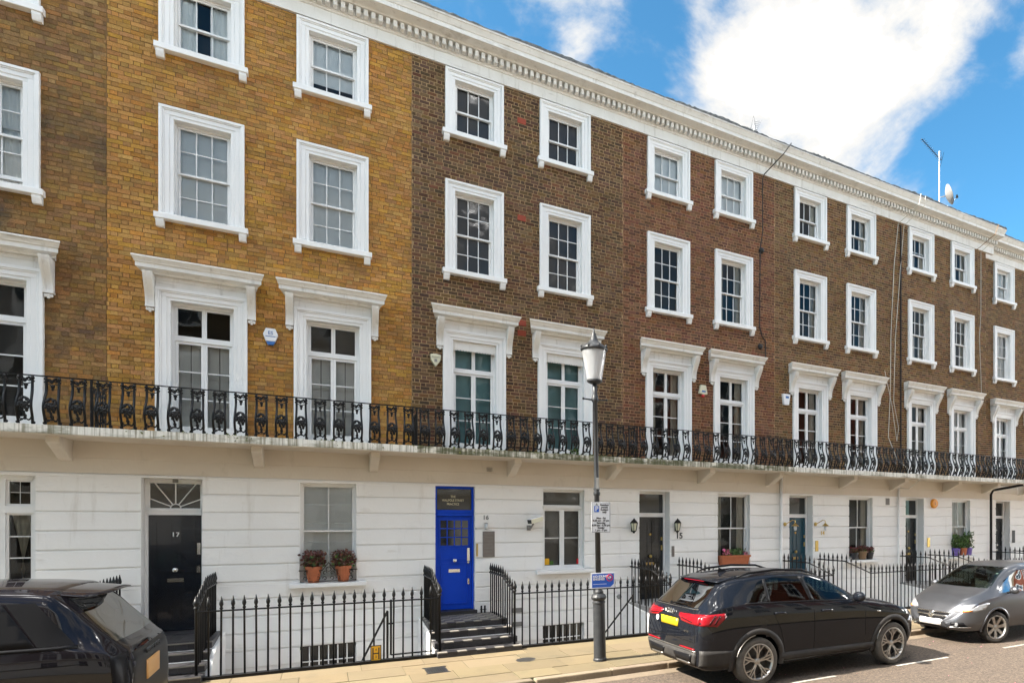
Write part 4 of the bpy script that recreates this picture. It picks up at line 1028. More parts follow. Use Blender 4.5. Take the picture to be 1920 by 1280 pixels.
G().ball((.11, -.004, .04), .026, 8, 6, (1.1, .15, .8)).ball((.13, -.004, .052), .016, 8, 6, (1, .15, 1)).o('engine_symbol', 'sign_white', s2)
G().box(-.06, .06, .006, .05, -.08, -.04).o('clamp', 'galv', s2)
# fire hydrant indicator on the railing
hs, w_, h_ = sign('hydrant_sign', .66, .82, .03, .29, -2.09, 'sign_yellow', 'small yellow hydrant plate with a black H on the railing')
frame = G(); frame3(frame, -w_, w_, -h_, h_, .014, -.003, 0); frame.box(-w_+.0, w_, -.003, 0, -h_, -h_+.014); frame.box(-.052, -.034, -.003, 0, -.10, .09); frame.box(.034, .052, -.003, 0, -.10, .09); frame.box(-.034, .034, -.003, 0, -.012, .006); frame.o('letter_h', 'sign_black', hs)
text('digit', '4', .055, 'sign_black', hs, (0, -.003, .055)); text('digit', '3', .055, 'sign_black', hs, (0, -.003, -.06))
# covers in the pavement
def cover(name, x, d, w_, l_, label, mat, rnd_=False):
    o = empty(name, (x, -d, 0)); tag(o, label, 'manhole cover')
    if rnd_: G().lathe([(.004, -.02), (w_, -.02), (w_, .004), (.004, .005)], 20).o('lid', mat, o)
    else:
        g = G().box(-w_, w_, -l_, l_, -.02, .004)
        for i in range(7):
            for j in range(4): g.box(-w_+.03+i*(2*w_-.06)/7, -w_+.03+(i+.6)*(2*w_-.06)/7, -l_+.03+j*(2*l_-.06)/4, -l_+.03+(j+.6)*(2*l_-.06)/4, .004, .008)
        g.o('lid', mat, o); f = G(); f.box(-w_-.025, w_+.025, -l_-.025, -l_-.003, -.02, .006); f.box(-w_-.025, w_+.025, l_+.003, l_+.025, -.02, .006); f.o('rim', 'rim_dark', o)
cover('manhole_cover', 1.51, 3.155, .15, .21, 'rectangular studded iron cover in the pavement before the blue door steps', 'rim_dark')
cover('coal_hole_cover', 2.92, 3.13, .17, 0, 'small round dark coal hole cover in the pavement', 'plastic_grey', True)
# ================================================================== WALL-MOUNTED THINGS
def alarm(x, z, poly, mat, label, strobe=None, logo=None):
    o = empty('alarm_box', (x, 0, z)); tag(o, label, 'alarm')
    b = G().xprism(poly, -.085, 0).o('case', mat, o); bevel(b, .012, 2)
    if strobe: strobe(o)
    if logo: logo(o)
hexa = [(-.11, .05), (-.085, .125), (.085, .125), (.11, .05), (.06, -.10), (-.06, -.10)]
hexa = [(-.112, .03), (-.07, .14), (.07, .14), (.112, .03), (.07, -.09), (-.07, -.09)]
alarm(-.802, 5.625, hexa, 'alarm_white', 'white hexagonal alarm box with blue base on the ochre brick', lambda o: G().xprism([(-.068, -.09), (.068, -.09), (.04, -.15), (-.04, -.15)], -.08, 0).o('strobe', 'blue_print', o),
      lambda o: (text('logo', 'ES', .085, 'blue_print', o, (0, -.088, .055)), G().box(-.075, .075, -.088, -.085, -.01, .002).o('logo_line', 'blue_print', o)))
alarm(1.93, 5.56, [(-.10, .11), (0, .13), (.10, .11), (.085, -.01), (0, -.13), (-.085, -.01)], 'alarm_cream', 'cream shield-shaped alarm box on the dark brown brick', None,
      lambda o: (text('logo', 'Banham', .045, 'grey_print', o, (0, -.088, .06)), G().box(-.025, .025, -.088, -.085, -.04, .02).o('logo_mark', 'grey_print', o)))
alarm(8.165, 5.60, [(-.075, .15), (.075, .15), (.12, -.07), (.0, -.09), (-.12, -.07)], 'alarm_cream', 'yellowed alarm box with red lamp on the red-brown brick', lambda o: G().ball((0, -.05, -.115), .045, 8, 6).o('strobe', 'sign_red', o),
      lambda o: G().box(-.05, .06, -.088, -.085, -.03, .01).o('logo_mark', 'blue_print', o))
alarm(10.80, 5.65, [(-.125, .15), (.125, .15), (.08, -.15), (-.08, -.15)], 'alarm_white', 'white tapered alarm box on the brown brick beside a hood bracket', None, lambda o: G().box(-.04, .07, -.088, -.085, .03, .09).o('logo_mark', 'blue_print', o))
ra = empty('alarm_box', (16.80, -.024, 2.90)); tag(ra, 'round orange alarm sounder on the white stucco', 'alarm')
fixn(G().lathe([(.004, 0), (.15, 0), (.15, -.05), (.13, -.08), (.004, -.085)], 20, (0, 0, 0), 'y').o('case', 'alarm_orange', ra)); text('logo', 'L', .12, 'sign_black', ra, (0, -.087, 0))
# security camera
cc = empty('security_camera', (3.80, -.024, 2.22)); tag(cc, 'beige security camera on a wall bracket beside the window of number 16', 'camera')
G().tube([(0, 0, -.04), (.02, -.10, -.04), (.06, -.16, .06)], .02, 7).box(-.04, .04, -.02, .004, -.09, .02).o('bracket', 'vent', cc)
b = G().box(-.06, .06, -.17, .17, -.045, .045).o('housing', 'alarm_cream', cc, (.10, -.17, .13), rot=(R(12), 0, R(-62))); bevel(b, .012, 2)
G().box(-.07, .07, -.20, .17, .047, .06).o('hood', 'alarm_white', cc, (.10, -.17, .13), rot=(R(12), 0, R(-62)))
G().box(-.055, .055, -.176, -.170, -.04, .04).o('lens', 'pot_black', cc, (.10, -.17, .13), rot=(R(12), 0, R(-62)))
cb = empty('security_camera', (5.86, -.024, .58)); tag(cb, 'small round camera low on the white wall behind the railings', 'camera')
G().ball((0, -.12, 0), .06, 10, 8).o('housing', 'grey_print', cb, smooth=True); G().tube([(0, 0, .0), (0, -.10, .0)], .02, 6).o('bracket', 'vent', cb)
mb = tag(G().box(-.07, .07, -.08, 0, -.17, .17).o('meter_box', 'curtain_beige', None, (5.38, -.024, .42)), 'beige meter box low on the white wall behind the lamp base', 'box'); bevel(mb, .01, 1)
# coach lanterns at 15
for x, lab in ((6.24, 'black wall lantern between the corner downpipe side and the black door numbered 15'), (7.40, 'black wall lantern above the black number 15')):
    if x < 7: lab = 'black wall lantern on the side of the black door without the number'
    o = empty('wall_lantern', (x, -.024, 2.20)); tag(o, lab, 'lantern', 'pair of wall lanterns')
    G().box(-.03, .03, -.02, .0, -.12, .10).tube([(0, -.01, .02), (0, -.05, .10), (0, -.11, .17)], .010, 6).tube([(0, -.01, -.1), (0, -.06, -.15), (0, -.11, -.13)], .008, 6).o('bracket', 'iron', o)
    G().lathe([(.05, -.10), (.085, .08)], 6, (0, -.11, 0)).o('lantern_glass', 'alarm_cream', o)
    g = G().lathe([(.004, -.16), (.02, -.14), (.035, -.12), (.055, -.105), (.055, -.095), (.004, -.095)], 6, (0, -.11, 0)).lathe([(.004, .08), (.10, .08), (.095, .10), (.05, .15), (.03, .165), (.015, .19), (.004, .20)], 6, (0, -.11, 0))
    for k in range(6):
        a = k*math.pi/3; g.tube([(.052*math.cos(a), -.11+.052*math.sin(a), -.10), (.088*math.cos(a), -.11+.088*math.sin(a), .085)], .007, 4)
    g.o('lantern_frame', 'iron', o)
for x, lab in ((10.78, 'brass swan-neck wall lamp hanging in front of the teal door edge'), (11.86, 'brass swan-neck wall lamp above the number 14')):
    o = empty('wall_lamp', (x, -.024, 2.25)); tag(o, lab, 'wall lamp', 'pair of swan-neck lamps')
    fixn(G().lathe([(.004, 0), (.055, 0), (.05, -.02), (.02, -.03), (.004, -.03)], 12, (0, 0, 0), 'y').o('wall_rose', 'brass', o))
    G().tube([(0, -.02, 0), (.06, -.10, .05), (.12, -.18, .11), (.18, -.20, .10), (.20, -.20, .04)], .010, 6).o('swan_neck', 'brass', o)
    G().lathe([(.02, .05), (.03, .03), (.10, -.03), (.105, -.035), (.03, .0)], 14, (.20, -.20, -.02)).o('lamp_shade', 'brass', o, smooth=True); G().lathe([(.004, -.16), (.03, -.15), (.042, -.10), (.04, -.03), (.004, -.03)], 12, (.20, -.20, -.02)).o('lamp_glass', 'frost', o, smooth=True)
# ================================================================== PLANTS
def leaves(g, c, rx, ry, rz, n, size, r, up=.3):
    for i in range(n):
        a, q, t = r.uniform(0, 6.28), math.sqrt(r.random()), r.uniform(-1, 1)
        p = Vector((c[0]+rx*q*math.cos(a), c[1]+ry*q*math.sin(a), c[2]+rz*t))
        d = Vector((r.gauss(0, 1), r.gauss(0, 1), r.gauss(up, .7))).normalized(); s_ = size*r.uniform(.6, 1.3)
        sd = d.cross(Vector((r.gauss(0, 1), r.gauss(0, 1), r.gauss(0, 1)))).normalized()*s_*.36; nn_ = d.cross(sd).normalized()*s_*.12
        g.add([p, p+d*s_*.5+sd+nn_, p+d*s_, p+d*s_*.5-sd+nn_], [(0, 1, 2, 3)])
def potted(name, x, y, z, r1, r0, hgt, potmat, leafmat, label, group, ph, pr, n, size, seed, flower=None, catg='potted plant'):
    r = random.Random(seed); o = empty(name, (x, y, z)); tag(o, label, catg, group)
    G().lathe([(.004, 0), (r0, 0), (r1*.93, hgt*.8), (r1*.93, hgt*.82), (r1, hgt*.82), (r1, hgt), (r1*.88, hgt), (r1*.86, hgt*.9), (.004, hgt*.88)], 16).o('pot', potmat, o, smooth=False)
    g = G()
    for k in range(9):
        a = r.uniform(0, 6.28); e = r.uniform(.3, 1)*pr
        g.tube([(.2*e*math.cos(a), .2*e*math.sin(a), hgt*.85), (.7*e*math.cos(a), .7*e*math.sin(a), hgt+ph*.45), (e*math.cos(a), e*math.sin(a), hgt+ph*.85)], [.006, .004, .002], 4)
    g.o('stems', 'stem', o)
    g = G(); leaves(g, (0, 0, hgt+ph*.5), pr, pr*.8, ph*.5, n, size, r); g.o('foliage', leafmat, o)
    if leafmat == 'leaf_bronze': g = G(); leaves(g, (0, 0, hgt+ph*.35), pr*.9, pr*.75, ph*.45, n//3, size*1.1, r); g.o('green_foliage', 'leaf_green', o)
    if flower: g = G(); leaves(g, (0, 0, hgt+ph*.75), pr*.9, pr*.8, ph*.3, n//3, size*.8, r); g.o('flowers', flower, o)
    return o
zsill = 1.205
potted('potted_shrub', -.150, -.07, zsill, .135, .085, .29, 'terracotta', 'leaf_bronze', 'terracotta pot of bronze-leaved shrub on the sill, next to the side of door 17', 'terracotta pots on the sill', .27, .19, 420, .055, 1)
potted('potted_shrub', .325, -.07, zsill, .135, .085, .29, 'terracotta', 'leaf_bronze', 'terracotta pot of bronze-leaved shrub on the sill, next to the side of the blue door', 'terracotta pots on the sill', .27, .19, 420, .055, 2)
gd = empty('window_guard', (.086, -.15, zsill)); tag(gd, 'black scrolled iron pot guard on the sill holding two terracotta pots', 'window guard')
g = G().tube([(-.44, 0, .02), (.44, 0, .02)], .008, 5).tube([(-.46, 0, .22), (-.10, 0, .22), (0, 0, .36), (.10, 0, .22), (.46, 0, .22)], .009, 5)
for sx in (-.36, -.26, -.16, -.06, .06, .16, .26, .36):
    for sg in (-1, 1): g.tube([(sx+sg*(.035*math.cos(t)*(1-t/9)), 0, .12+sg*.05+.045*math.sin(t)*(1-t/9)) for t in [k*.6 for k in range(10)]], .006, 4)
for k in range(5):
    a = k*1.256; g.tube([(.0+.04*math.cos(a+t*.5)*1, 0, .24+.04*math.sin(a+t*.5)) for t in range(4)], .006, 4)
g.o('scrollwork', 'iron', gd); G().tube([(-.44, 0, .02), (-.44, .14, .02)], .008, 5).tube([(.44, 0, .02), (.44, .14, .02)], .008, 5).tube([(-.46, 0, .22), (-.46, .26, .22)], .008, 5).tube([(.46, 0, .22), (.46, .26, .22)], .008, 5).o('side_bars', 'iron', gd)
r = random.Random(5); pl = empty('planter', (9.08, -.06, 1.205)); tag(pl, 'long terracotta planter of pink flowers on the sill of number 15', 'planter')
g = G().add([(-.38, -.10, 0), (.38, -.10, 0), (.38, .10, 0), (-.38, .10, 0), (-.44, -.125, .24), (.44, -.125, .24), (.44, .125, .24), (-.44, .125, .24)], [(0, 3, 2, 1), (0, 1, 5, 4), (1, 2, 6, 5), (2, 3, 7, 6), (3, 0, 4, 7), (4, 5, 6, 7)]).box(-.455, .455, -.14, -.118, .20, .25); g.o('trough', 'terracotta', pl)
g = G(); leaves(g, (.05, 0, .31), .33, .10, .09, 260, .06, r); g.o('foliage', 'leaf_green', pl); g = G(); leaves(g, (-.22, -.02, .31), .14, .09, .07, 60, .06, r); leaves(g, (.36, -.02, .28), .06, .09, .05, 30, .06, r); g.o('flowers', 'flower_pink', pl)
for i, (x, pm, r1, hh, lab) in enumerate(((13.30, 'pot_black', .13, .20, 'dark pot of red-leaved flowers on the sill, door side of the clay pot'), (13.62, 'clay_brown', .15, .24, 'round brown clay pot of flowers between two dark pots'), (13.92, 'pot_black', .13, .20, 'dark pot of red-leaved flowers on the sill, far side of the clay pot'))):
    potted('flower_pot', x, -.07, 1.205, r1, r1*.65, hh, pm, 'leaf_bronze', lab, 'pots on the sill of number 14', .14, .13, 160, .06, 20+i, 'flower_red', 'flower pot')
for i, (x, pm, ph, lab) in enumerate(((17.82, 'pot_purple', .42, 'purple pot with a bushy green plant on the sill, door side'), (18.16, 'terracotta', .36, 'orange clay pot between two purple pots on the sill'), (18.44, 'pot_purple', .50, 'purple pot with the tallest green plant on the sill'))):
    potted('potted_plant', x, -.09, 1.205, .15, .11, .24, pm, 'leaf_green', lab, 'pots on the sill of number 13', ph, .19, 260, .08, 30+i)
# moss and weeds along the balcony edge of 16 and 15
r = random.Random(9); g = G()
for k in range(2600):
    x = r.triangular(1.0, 10.2, 4.0) if r.random() < .8 else r.uniform(-2.6, 1.4); y = -r.uniform(.80, .885); z = 3.735 if y > -.87 else r.uniform(3.64, 3.74); s_ = r.uniform(.012, .042)
    if math.sin(x*9)+math.sin(x*23+1) < -.1: continue
    a = r.uniform(0, 6.28); p = Vector((x, y, z)); d = Vector((math.cos(a)*.7, -abs(math.sin(a))*.4, r.uniform(-.7, .9)))*s_; e = Vector((-math.sin(a), .2, .3))*s_*.5
    g.add([p-d*.3, p+d*.4+e, p+d, p+d*.4-e], [(0, 1, 2, 3)])
ms = g.o('moss', 'leaf_pale', None); ms['kind'] = 'stuff'; tag(ms, 'moss and small weeds growing along the balcony edge', 'moss')
wd = empty('weed', (4.55, -.84, 3.74)); tag(wd, 'bright green weed sprouting from the balcony edge behind the lamp column', 'weed')
g = G(); leaves(g, (0, 0, .05), .10, .04, .07, 70, .05, r); g.o('foliage', 'leaf_green', wd); G().tube([(0, 0, -.01), (.01, 0, .06), (.04, 0, .1)], .004, 4).o('stems', 'stem', wd)
# ================================================================== ROOF THINGS AND CABLES
def cable(pts, r_, mat, label):
    return tag(G().tube(pts, r_, 5).o('cable', mat, None), label, 'cable')
cable([(10.55, -.60, 12.30), (10.30, -.60, 11.95), (10.05, -.07, 11.58), (9.98, -.09, 11.4), (9.98, -.10, 10.0), (9.94, -.04, 9.6), (9.93, -.03, 7.5), (10.02, -.03, 7.25), (10.12, -.03, 7.15), (10.12, -.03, 6.68)], .014, 'cable_black', 'black cable running down the wall beside the windows of the red-brown house')
cable([(15.55, -.60, 12.30), (15.45, -.61, 11.95), (15.15, -.06, 11.5), (15.00, -.03, 10.2), (14.86, -.03, 8.0), (14.84, -.03, 6.4), (14.75, -.03, 4.9), (14.95, -.20, 4.2), (15.05, -.78, 3.75), (15.15, -.9, 3.55), (15.1, -.5, 3.3), (15.16, -.12, 3.35)], .011, 'cable_white', 'pale cable looping from the roof past the balcony onto the stucco')
cable([(15.75, -.60, 12.28), (15.68, -.61, 11.95), (15.4, -.06, 11.5), (15.26, -.03, 10.0), (15.06, -.03, 8.0), (14.98, -.03, 6.0), (15.2, -.03, 5.2), (15.12, -.03, 4.8), (14.9, -.03, 5.9), (14.6, -.03, 6.9)], .009, 'cable_white', 'thinner pale cable hanging with a slack loop beside the looping one')
cable([(15.30, -.028, 11.5), (15.30, -.028, 3.8)], .022, 'cable_black', 'dark straight pipe between the two brown houses')
cable([(19.35, -.60, 12.28), (19.15, -.61, 11.9), (18.95, -.07, 11.55), (19.02, -.03, 11.0), (19.05, -.03, 8.0), (19.02, -.03, 6.0), (19.05, -.03, 3.8)], .012, 'clay_brown', 'brown cable down the end house before the cornice breaks')
cable([(19.5, -.60, 12.2), (19.3, -.61, 11.9), (19.15, -.07, 11.5), (19.20, -.03, 9.4), (19.12, -.03, 8.6), (19.22, -.03, 7.0), (19.25, -.03, 6.3)], .009, 'cable_white', 'pale wavy cable down the end house beside the brown one')
for (x, z, lab) in ((9.99, 9.55, 'round black cable boss on the brick beside the upper windows'), (9.95, 6.98, 'round black cable boss on the brick above the hood')):
    o = empty('vent_cap', (x, -.006, z)); tag(o, lab, 'vent'); G().lathe([(.004, 0), (.075, 0), (.07, -.05), (.03, -.09), (.004, -.09)], 12, (0, 0, 0), 'y').o('cap', 'cable_black', o, smooth=True)
ae = empty('tv_aerial', (10.8, 1.5, 12.4)); tag(ae, 'dark spiky television aerial just showing over the cornice', 'aerial')
G().tube([(0, 0, 0), (0, 0, 1.55)], .018, 6).o('mast', 'galv', ae)
g = G().tube([(-1.0, 0, 1.30), (.15, 0, 1.42)], .012, 5)
for k in range(12): x = -.95+k*.09; z = 1.305+k*.0095; g.tube([(x, -.12, z-.10), (x, .0, z), (x, .12, z+.14)], .005, 4)
for k in range(5): g.tube([(.02+k*.03, -.2, 1.35+k*.07), (.05+k*.03, .2, 1.5+k*.08)], .005, 4)
g.tube([(-.1, 0, 1.42), (.0, 0, 1.85), (.1, 0, 1.42)], .006, 4); g.o('elements', 'iron', ae)
cp = empty('chimney_pot', (10.1, 1.6, 12.5)); tag(cp, 'red clay chimney pot just showing over the cornice', 'chimney pot'); G().lathe([(.10, 0), (.12, .9), (.14, .95), (.14, 1.12), (.10, 1.14), (.004, 1.1)], 14).o('pot', 'airbrick', cp)
am = empty('tv_aerial', (18.95, 1.5, 12.3)); tag(am, 'white aerial mast with a long slanting yagi above the end house', 'aerial')
G().tube([(0, 0, 0), (0, 0, 3.35)], .019, 7).o('mast', 'alarm_white', am)
g = G().tube([(-1.05, -.1, 3.42), (.15, .05, 3.10)], .014, 5)
for k in range(13): t = k/12; x, y, z = -1.0+1.1*t, -.1+.15*t, 3.41-.31*t; g.tube([(x, y-.10, z-.03), (x, y+.10, z+.03)], .007, 4)
g.tube([(.12, -.1, 3.3), (.18, .1, 2.9)], .008, 4).tube([(.0, -.1, 3.0), (.2, .1, 3.5)], .008, 4); g.o('elements', 'iron', am)
for (zz, rr, lab) in ((2.05, .36, 'large grey satellite dish on the white aerial mast'), (1.45, .22, 'small pale satellite dish below the larger one')):
    o = empty('satellite_dish', (18.95+.22, 1.38, 12.3+zz-.30)); tag(o, lab, 'satellite dish'); o.rotation_euler = (R(70), 0, R(48))
    prof = [(rr*q, .35*rr*q*q) for q in (.02, .25, .5, .75, 1)]; prof2 = [(rr*q*.995, .35*rr*q*q+.012) for q in (1, .75, .5, .25, .02)]
    G().lathe(prof+prof2, 20).o('dish', 'vent' if rr > .3 else 'alarm_white', o, smooth=True); G().tube([(0, -rr*.9, .1), (0, -rr*.5, rr*.9)], .012, 5).box(-.04, .04, -rr*.5-.05, -rr*.5+.05, rr*.85, rr*1.0).o('arm', 'iron', o); G().tube([(0, 0, .0), (-.10, 0, -.22)], .018, 5).o('bracket', 'galv', o)
# ================================================================== OPPOSITE SIDE OF THE STREET (seen in reflections)
M['brick_red'] = pmat('red_brick', (.30, .085, .045), .9, noise=(2, .4), bump=.2)
for k in range(13):
    x0 = -24+k*4.6; root = empty('opposite_house', (x0+2.3, -18.2, 0)); tag(root, ('red brick' if k > 7 else ('grey rendered', 'brown brick', 'cream stucco')[k % 3])+' terraced house across the street'+{5: ' facing the ochre brick house', 6: ' facing the royal blue door', 7: ' facing the red-brown brick house', 8: ' facing the teal door', 9: ' facing the round orange alarm'}.get(k, ' beyond the houses facing this terrace'), 'house', 'houses across the street')
    G().box(-2.3, 2.298, -7, 0, 3.6, 11.6).o('wall', 'brick_red' if k > 7 else ('stone_grey', 'brick14', 'stucco_cream')[k % 3], root); G().box(-2.3, 2.298, -7, .03, -.1, 3.6).o('ground_floor', 'stucco', root); G().box(-2.3, 2.298, -7, .5, 11.6, 12.2).o('cornice', 'white_old', root); G().box(-2.3, 2.298, 0, .6, 3.6, 3.75).o('balcony', 'slabedge', root)
    for xc in (-1.1, .95):
        for (za, zb) in ((10.0, 11.3), (7.4, 9.1), (3.8, 6.2), (1.1, 3.0)):
            w_ = G(); frame3(w_, xc-.55, xc+.55, za, zb, .16, 0, .07); w_.box(xc-.6, xc+.6, 0, .1, za-.1, za); w_.box(xc-.012, xc+.012, 0.03, .05, za, zb-.16); w_.box(xc-.39, xc+.39, 0.031, .052, (za+zb)/2-.02, (za+zb)/2+.02)
            f = w_.o('window', 'white', root); G().quad((xc-.4, .04 if za < 3.5 else .02, za), (xc+.4, .04 if za < 3.5 else .02, za), (xc+.4, .04 if za < 3.5 else .02, zb-.1), (xc-.4, .04 if za < 3.5 else .02, zb-.1)).o('pane', M['doorglass'], f)
# the rest of the terrace up the street, out of frame
for k in range(4):
    x0 = -7.48-4.5*(k+1); root = empty('terraced_house', (x0+2.25, 0, 0)); tag(root, 'further terraced house up the street outside the view', 'house', 'further houses up the terrace')
    G().box(-2.25, 2.248, 0, 9, 3.6, 11.6).o('wall', 'brick17', root); G().box(-2.25, 2.248, -.02, 9, -2.1, 3.6).o('ground_floor', 'stucco', root); G().box(-2.25, 2.248, -.55, 9, 11.6, 12.25).o('cornice', 'white_old', root)
    G().box(-2.25, 2.248, -.87, 0, 3.61, 3.74).o('balcony', 'slabedge', root)
# ================================================================== CARS
def interp(tab, x):
    """monotone-ish cubic through (x, v...) rows"""
    n = len(tab)
    if x <= tab[0][0]: return tab[0][1:]
    if x >= tab[-1][0]: return tab[-1][1:]
    i = max(k for k in range(n-1) if tab[k][0] <= x)
    x0, x1 = tab[i][0], tab[i+1][0]; t = (x-x0)/(x1-x0); out = []
    for j in range(1, len(tab[0])):
        p0, p1 = tab[i][j], tab[i+1][j]
        d = (p1-p0)/(x1-x0)
        def slope(k):
            if k == 0 or k == n-1:
                kk = 0 if k == 0 else n-2; return (tab[kk+1][j]-tab[kk][j])/(tab[kk+1][0]-tab[kk][0])
            a = (tab[k][j]-tab[k-1][j])/(tab[k][0]-tab[k-1][0]); b = (tab[k+1][j]-tab[k][j])/(tab[k+1][0]-tab[k][0])
            return 0 if a*b <= 0 else 2*a*b/(a+b)
        m0, m1 = slope(i)*(x1-x0), slope(i+1)*(x1-x0)
        out.append((2*t**3-3*t**2+1)*p0+(t**3-2*t**2+t)*m0+(-2*t**3+3*t**2)*p1+(t**3-t**2)*m1)
    return out
def inpoly(p, poly):
    x, y = p; c = False; n = len(poly)
    for i in range(n):
        (x1, y1), (x2, y2) = poly[i], poly[i-1]
        if (y1 > y) != (y2 > y) and x < (x2-x1)*(y-y1)/(y2-y1)+x1: c = not c
    return c
class Car:
    def __init__(s, name, label, loc, rotz, tab, wheels, wr, paint_, glass='carglass', cat='car'):
        s.root = empty(name, loc, (0, 0, rotz)); tag(s.root, label, cat, 'cars parked along the kerb'); s.tab = tab; s.wheels = wheels; s.wr = wr; s.paint = paint_; s.glass = glass
        L = tab[-1][0]; s.L = L; xs = []; x = 0
        while x < L: xs.append(x); x += .012 if (x < .15 or x > L-.2) else .028
        xs.append(L)
        vs = []; K = None
        for x in xs:
            zb, zs, zr, ws, wl, wr_ = interp(tab, x)
            half = [(0, zb), (wl*.6, zb), (wl-.06, zb+.01), (wl-.01, zb+.07), (ws-.004, zb+.35*(zs-zb)), (ws+.004, zb+.62*(zs-zb)), (ws-.004, zs-.10*(zs-zb)-.02), (ws-.022, zs-.01), (ws-.022-(ws-.022-wr_)*.12, zs+.12*(zr-zs)), (wr_+.02+(ws-wr_)*.08, zr-.10*(zr-zs)-.035), (wr_-.03, zr-.012-.03*(zr-zs)), (wr_*.72, zr+.002), (0, zr+.022)]
            pts = []
            m = len(half)
            for i in range(m-1):
                p0, p1, p2, p3 = half[max(i-1, 0)], half[i], half[i+1], half[min(i+2, m-1)]
                for q in range(4):
                    t = q/4
                    # centripetal-ish: plain Catmull-Rom with reduced tension
                    tt = .35
                    a = [(p2[k]-p0[k])*tt for k in (0, 1)]; b = [(p3[k]-p1[k])*tt for k in (0, 1)]
                    pts.append(tuple((2*t**3-3*t**2+1)*p1[k]+(t**3-2*t**2+t)*a[k]+(-2*t**3+3*t**2)*p2[k]+(t**3-t**2)*b[k] for k in (0, 1)))
            pts.append(half[-1])
            ring = [(x, -max(0, y), z) for y, z in pts]+[(x, max(0, y), z) for y, z in reversed(pts[1:-1])]
            K = len(ring); vs += ring
        fs = []
        for i in range(len(xs)-1):
            for k in range(K): fs.append((i*K+k, i*K+(k+1) % K, (i+1)*K+(k+1) % K, (i+1)*K+k))
        fs += [tuple(range(K-1, -1, -1)), tuple(range((len(xs)-1)*K, len(xs)*K))]
        s.vs, s.fs = vs, fs; s.cuts = []
        bm = bmesh.new(); me = mesh('t', vs, fs); bm.from_mesh(me); bmesh.ops.recalc_face_normals(bm, faces=bm.faces); s.bvh = BVHTree.FromBMesh(bm); s.bm = bm; bpy.data.meshes.remove(me)
    def hit(s, view, a, b):
        o, d = {'R': ((a, -4, b), (0, 1, 0)), 'L': ((a, 4, b), (0, -1, 0)), 'B': ((-4, a, b), (1, 0, 0)), 'F': ((s.L+4, a, b), (-1, 0, 0)), 'T': ((a, b, 5), (0, 0, -1))}[view]
        h = s.bvh.ray_cast(Vector(o), Vector(d))
        if h[0] is None:
            h = s.bvh.find_nearest(Vector(o)*.0+Vector({'R': (a, -.8, b), 'L': (a, .8, b), 'B': (0.1, a, b), 'F': (s.L-.1, a, b), 'T': (a, b, 1.5)}[view]))
            return h[0], h[1]
        return h[0], h[1]
    def cut(s, view, poly): s.cuts.append((view, poly))
    def patch(s, name, view, poly, mat, off=.004, grid=.06, thick=.02, parent=None, smooth=True):
        """a piece of trim, glass or lens lying on the body: polygon in side / rear view thrown onto the surface"""
        bm = bmesh.new(); vv = [bm.verts.new((p[0], p[1], 0)) for p in poly]; bm.faces.new(vv)
        lo = [min(p[k] for p in poly) for k in (0, 1)]; hi = [max(p[k] for p in poly) for k in (0, 1)]
        for k in (0, 1):
            n = int((hi[k]-lo[k])/grid)
            for i in range(1, n+1):
                c = [0, 0, 0]; c[k] = lo[k]+(hi[k]-lo[k])*i/(n+1); nv = [0, 0, 0]; nv[k] = 1
                bmesh.ops.bisect_plane(bm, geom=bm.verts[:]+bm.edges[:]+bm.faces[:], plane_co=c, plane_no=nv)
        border = [e for e in bm.edges if len(e.link_faces) == 1]
        nm = {}
        for v in bm.verts:
            p, n_ = s.hit(view, v.co.x, v.co.y); nm[v] = (p, n_)
        if thick:
            r_ = bmesh.ops.extrude_edge_only(bm, edges=border); nv = [e for e in r_['geom'] if isinstance(e, bmesh.types.BMVert)]
            newp = {}
            for v in nv:
                for e in v.link_edges:
                    ov = e.other_vert(v)
                    if ov in nm: newp[v] = nm[ov]; break
            for v in nv:
                p, n_ = newp[v]; v.co = p+n_*(off-thick)
        for v, (p, n_) in nm.items(): v.co = p+n_*off
        bmesh.ops.recalc_face_normals(bm, faces=bm.faces)
        me = bpy.data.meshes.new(name); bm.to_mesh(me); bm.free()
        if smooth:
            me.polygons.foreach_set('use_smooth', [True]*len(me.polygons)); me.update()
        o = obj(name, me, mat, parent or s.root); return o
    def finish(s):
        bm = s.bm; kill = []
        for f in bm.faces:
            c = f.calc_center_median(); n_ = f.normal; dead = False
            for wx in s.wheels:
                if abs(c.y) > .45 and (c.x-wx)**2+(c.z-s.wr)**2 < (s.wr+.055)**2: dead = True
            if not dead:
                for view, poly in s.cuts:
                    if view in 'RL' and abs(c.y) > .35 and inpoly((c.x, c.z), poly): dead = True
                    if view == 'B' and n_.x < -.12 and inpoly((c.y, c.z), poly): dead = True
                    if view == 'F' and n_.x > .12 and inpoly((c.y, c.z), poly): dead = True
            if dead: kill.append(f)
        bmesh.ops.delete(bm, geom=kill, context='FACES')
        me = bpy.data.meshes.new('body'); bm.to_mesh(me); me.polygons.foreach_set('use_smooth', [True]*len(me.polygons)); me.update(); s.body = obj('body', me, s.paint, s.root)
        # wheel housings
        for wx in s.wheels:
            for sd in (-1, 1):
                g = G(); n = 18; vv = []
                yi, yo_ = sd*.50, None
                for k in range(n+1):
                    a = math.pi*(-.08+1.16*k/n); x, z = wx+(s.wr+.058)*math.cos(a), s.wr+(s.wr+.058)*math.sin(a)
                    p, _ = s.hit('R' if sd < 0 else 'L', x, max(z, .33)); vv += [(x, yi, z), (x, p.y, z)]
                g.add(vv, [(2*k, 2*k+1, 2*k+3, 2*k+2) for k in range(n)]); g.o('wheel_housing', 'plastic_black', s.root)
